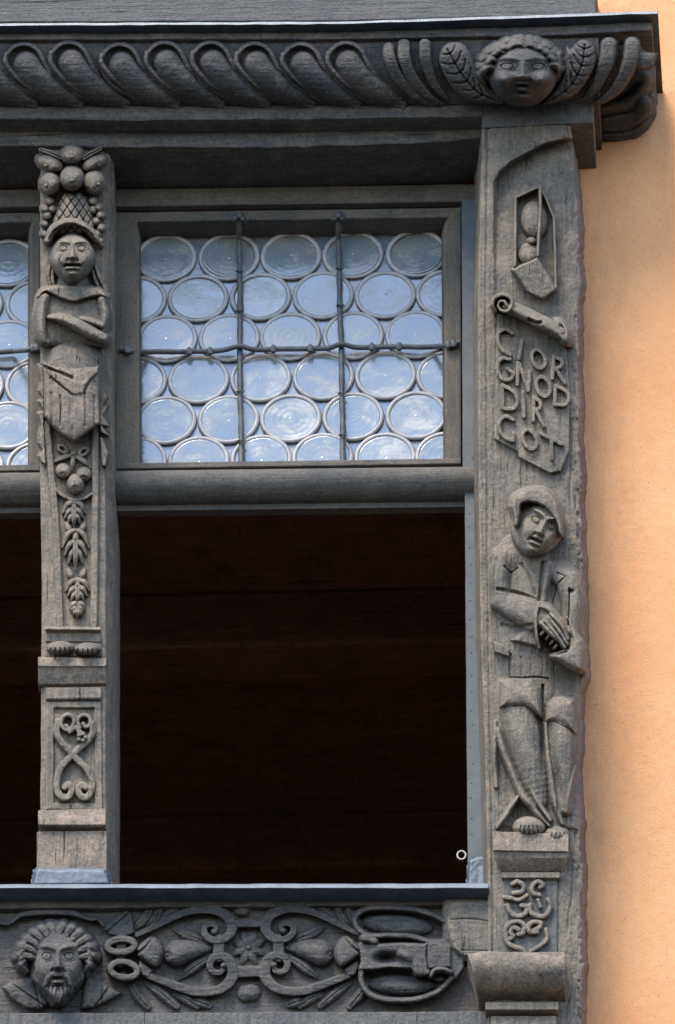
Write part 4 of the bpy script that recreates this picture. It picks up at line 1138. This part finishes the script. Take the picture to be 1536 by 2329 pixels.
for q in (1, -1):
    f = (lambda P_: P_) if q == 1 else mir
    spart('pear', s7, lambda r: (r.stroke(f([(1030, 560), (1110, 540), (1215, 528)]), [80, 62, 24], [26, 22, 8], z=1), r.bump(*f([(975, 568)])[0], 18, 18, -9), r.bump(*f([(975, 568)])[0], 8, 8, 8)))
    for P_ in ([(1005, 412), (1100, 455), (1215, 497)], [(1035, 715), (1130, 640), (1225, 580)]):
        spart('leaf', s7, lambda r: (r.stroke(f(P_), [8, 36, 12], [4, 13, 5]), r.groove(f(P_), 6, 3)))
    for P_ in ([(790, 410), (830, 370), (870, 318)], [(860, 400), (905, 360), (930, 310)], [(930, 380), (980, 340), (1030, 300)], [(850, 730), (940, 790), (1030, 868)], [(1020, 800), (1080, 820), (1150, 868)], [(750, 720), (800, 800), (860, 872)], [(1130, 830), (1170, 845), (1215, 862)]):
        spart('leaflet', s7, lambda r: (r.stroke(f(P_), [14, 34, 24], [5, 12, 8]), r.groove(f(P_), 6, 3)))
    for cx, cy in ((1412, 312), (1432, 790)):
        if q == 1 or cy > 700:
            (x_, y_), = f([(cx, cy)])
            spart('berry', s7, lambda r: r.ell(x_, y_, 56 if cy > 700 else 50, 54 if cy > 700 else 32, 13))
spart('leaf', s7, lambda r: (r.poly([(595, 415), (660, 360), (740, 310), (768, 330), (785, 440), (720, 470), (640, 450)], 12, b=14, bh=8), r.groove([(620, 440), (745, 330)], 10, 5)))
spart('buckle_ring', s7, lambda r: (r.stroke(oval(705, 515, 78, 38, -4), 22, 20, p=4, z=8), r.stroke([(705, 480), (705, 510)], [36, 36], [16, 16], p=5, z=4)))
spart('buckle_ring', s7, lambda r: (r.stroke(oval(722, 655, 78, 46, 8, 14), 20, 18, p=4, z=10), r.stroke([(700, 570), (700, 620)], 26, 16, p=5, z=4), r.ell(715, 690, 38, 26, 18)))
for f_ in ((lambda P_: P_), mir):
    spart('strap_knob', s7, lambda r: (r.poly(f_([(795, 530), (850, 480), (890, 462), (935, 500), (952, 560), (935, 620), (900, 640), (830, 600), (800, 570)]), 32, b=40, bh=18, curve=True), r.groove(f_([(800, 560), (850, 520), (890, 465)]), 12, 8), r.groove(f_([(810, 580), (900, 640)]), 10, 6)))
    spart('strap_end', s7, lambda r: r.poly(f_([(815, 600), (890, 655), (870, 700), (830, 690), (805, 640)]), 20, b=14, bh=8))
# cartouche beside the corner post
for P_, wd in (([(1180, 385), (1110, 345), (1010, 312), (880, 297), (730, 297), (655, 325), (632, 370), (660, 425), (720, 458), (830, 455), (960, 462), (1065, 492)], 20), ([(672, 660), (672, 720), (710, 790), (800, 828), (960, 832), (1080, 800), (1150, 755), (1200, 700)], 20)):
    spart('cartouche_rim', s8, lambda r: r.stroke(P_, wd, 24, p=2.4, z=2))
for cx, cy, rx, ry, rot in ((880, 392, 215, 66, 6), (905, 742, 195, 62, 2)):
    spart('cartouche_boss', s8, lambda r: r.ell(cx, cy, rx, ry, 20, rot))
def clasp(r):
    r.poly([(648, 512), (672, 490), (705, 505), (760, 508), (900, 500), (1040, 505), (1060, 485), (1160, 482), (1192, 515), (1192, 640), (1065, 650), (1045, 690), (985, 692), (965, 650), (830, 640), (740, 655), (655, 655), (668, 610), (664, 560)], 32, b=12, bh=7, tilt=(.03, 0))
    r.stroke([(690, 470), (745, 488)], [26, 22], [14, 12], z=24)
    r.bump(830, 588, 70, 30, -22); r.bump(790, 588, 36, 30, -8)
    r.stroke([(905, 560), (940, 575), (955, 595)], [30, 30, 22], [14, 14, 10], z=26)
    for q in range(3): r.stroke([(985 + q * 30, 620), (995 + q * 30, 670)], [14, 16], [8, 8], z=28)
    r.groove([(1060, 490), (1052, 560), (1060, 650)], 10, 8)
spart('clasp', s8, clasp)
spart('clasp_roll', s8, lambda r: (r.stroke([(1075, 690), (1100, 655), (1150, 650), (1192, 668)], [18, 22, 24, 22], [20, 24, 24, 20], z=14), r.ell(1130, 700, 50, 30, 16, z=0)))
spart('end_block', s8, lambda r: (r.poly([(1182, 262), (1420, 262), (1420, 578), (1268, 572), (1215, 530), (1192, 470), (1172, 380)], 40, b=8, bh=4, slope=1.2), r.groove([(1192, 362), (1300, 358), (1420, 372)], 6, 4), r.groove([(1250, 540), (1420, 545)], 5, 3)), mat=M['taupe'], sink=-20, grain='x', rough=.5, hs=1)
spart('block_return', s8, lambda r: r.poly([(1172, 395), (1195, 480), (1270, 580), (1262, 650), (1220, 712), (1190, 660), (1180, 500)], 22, b=8, bh=5), mat=M['slatez'])
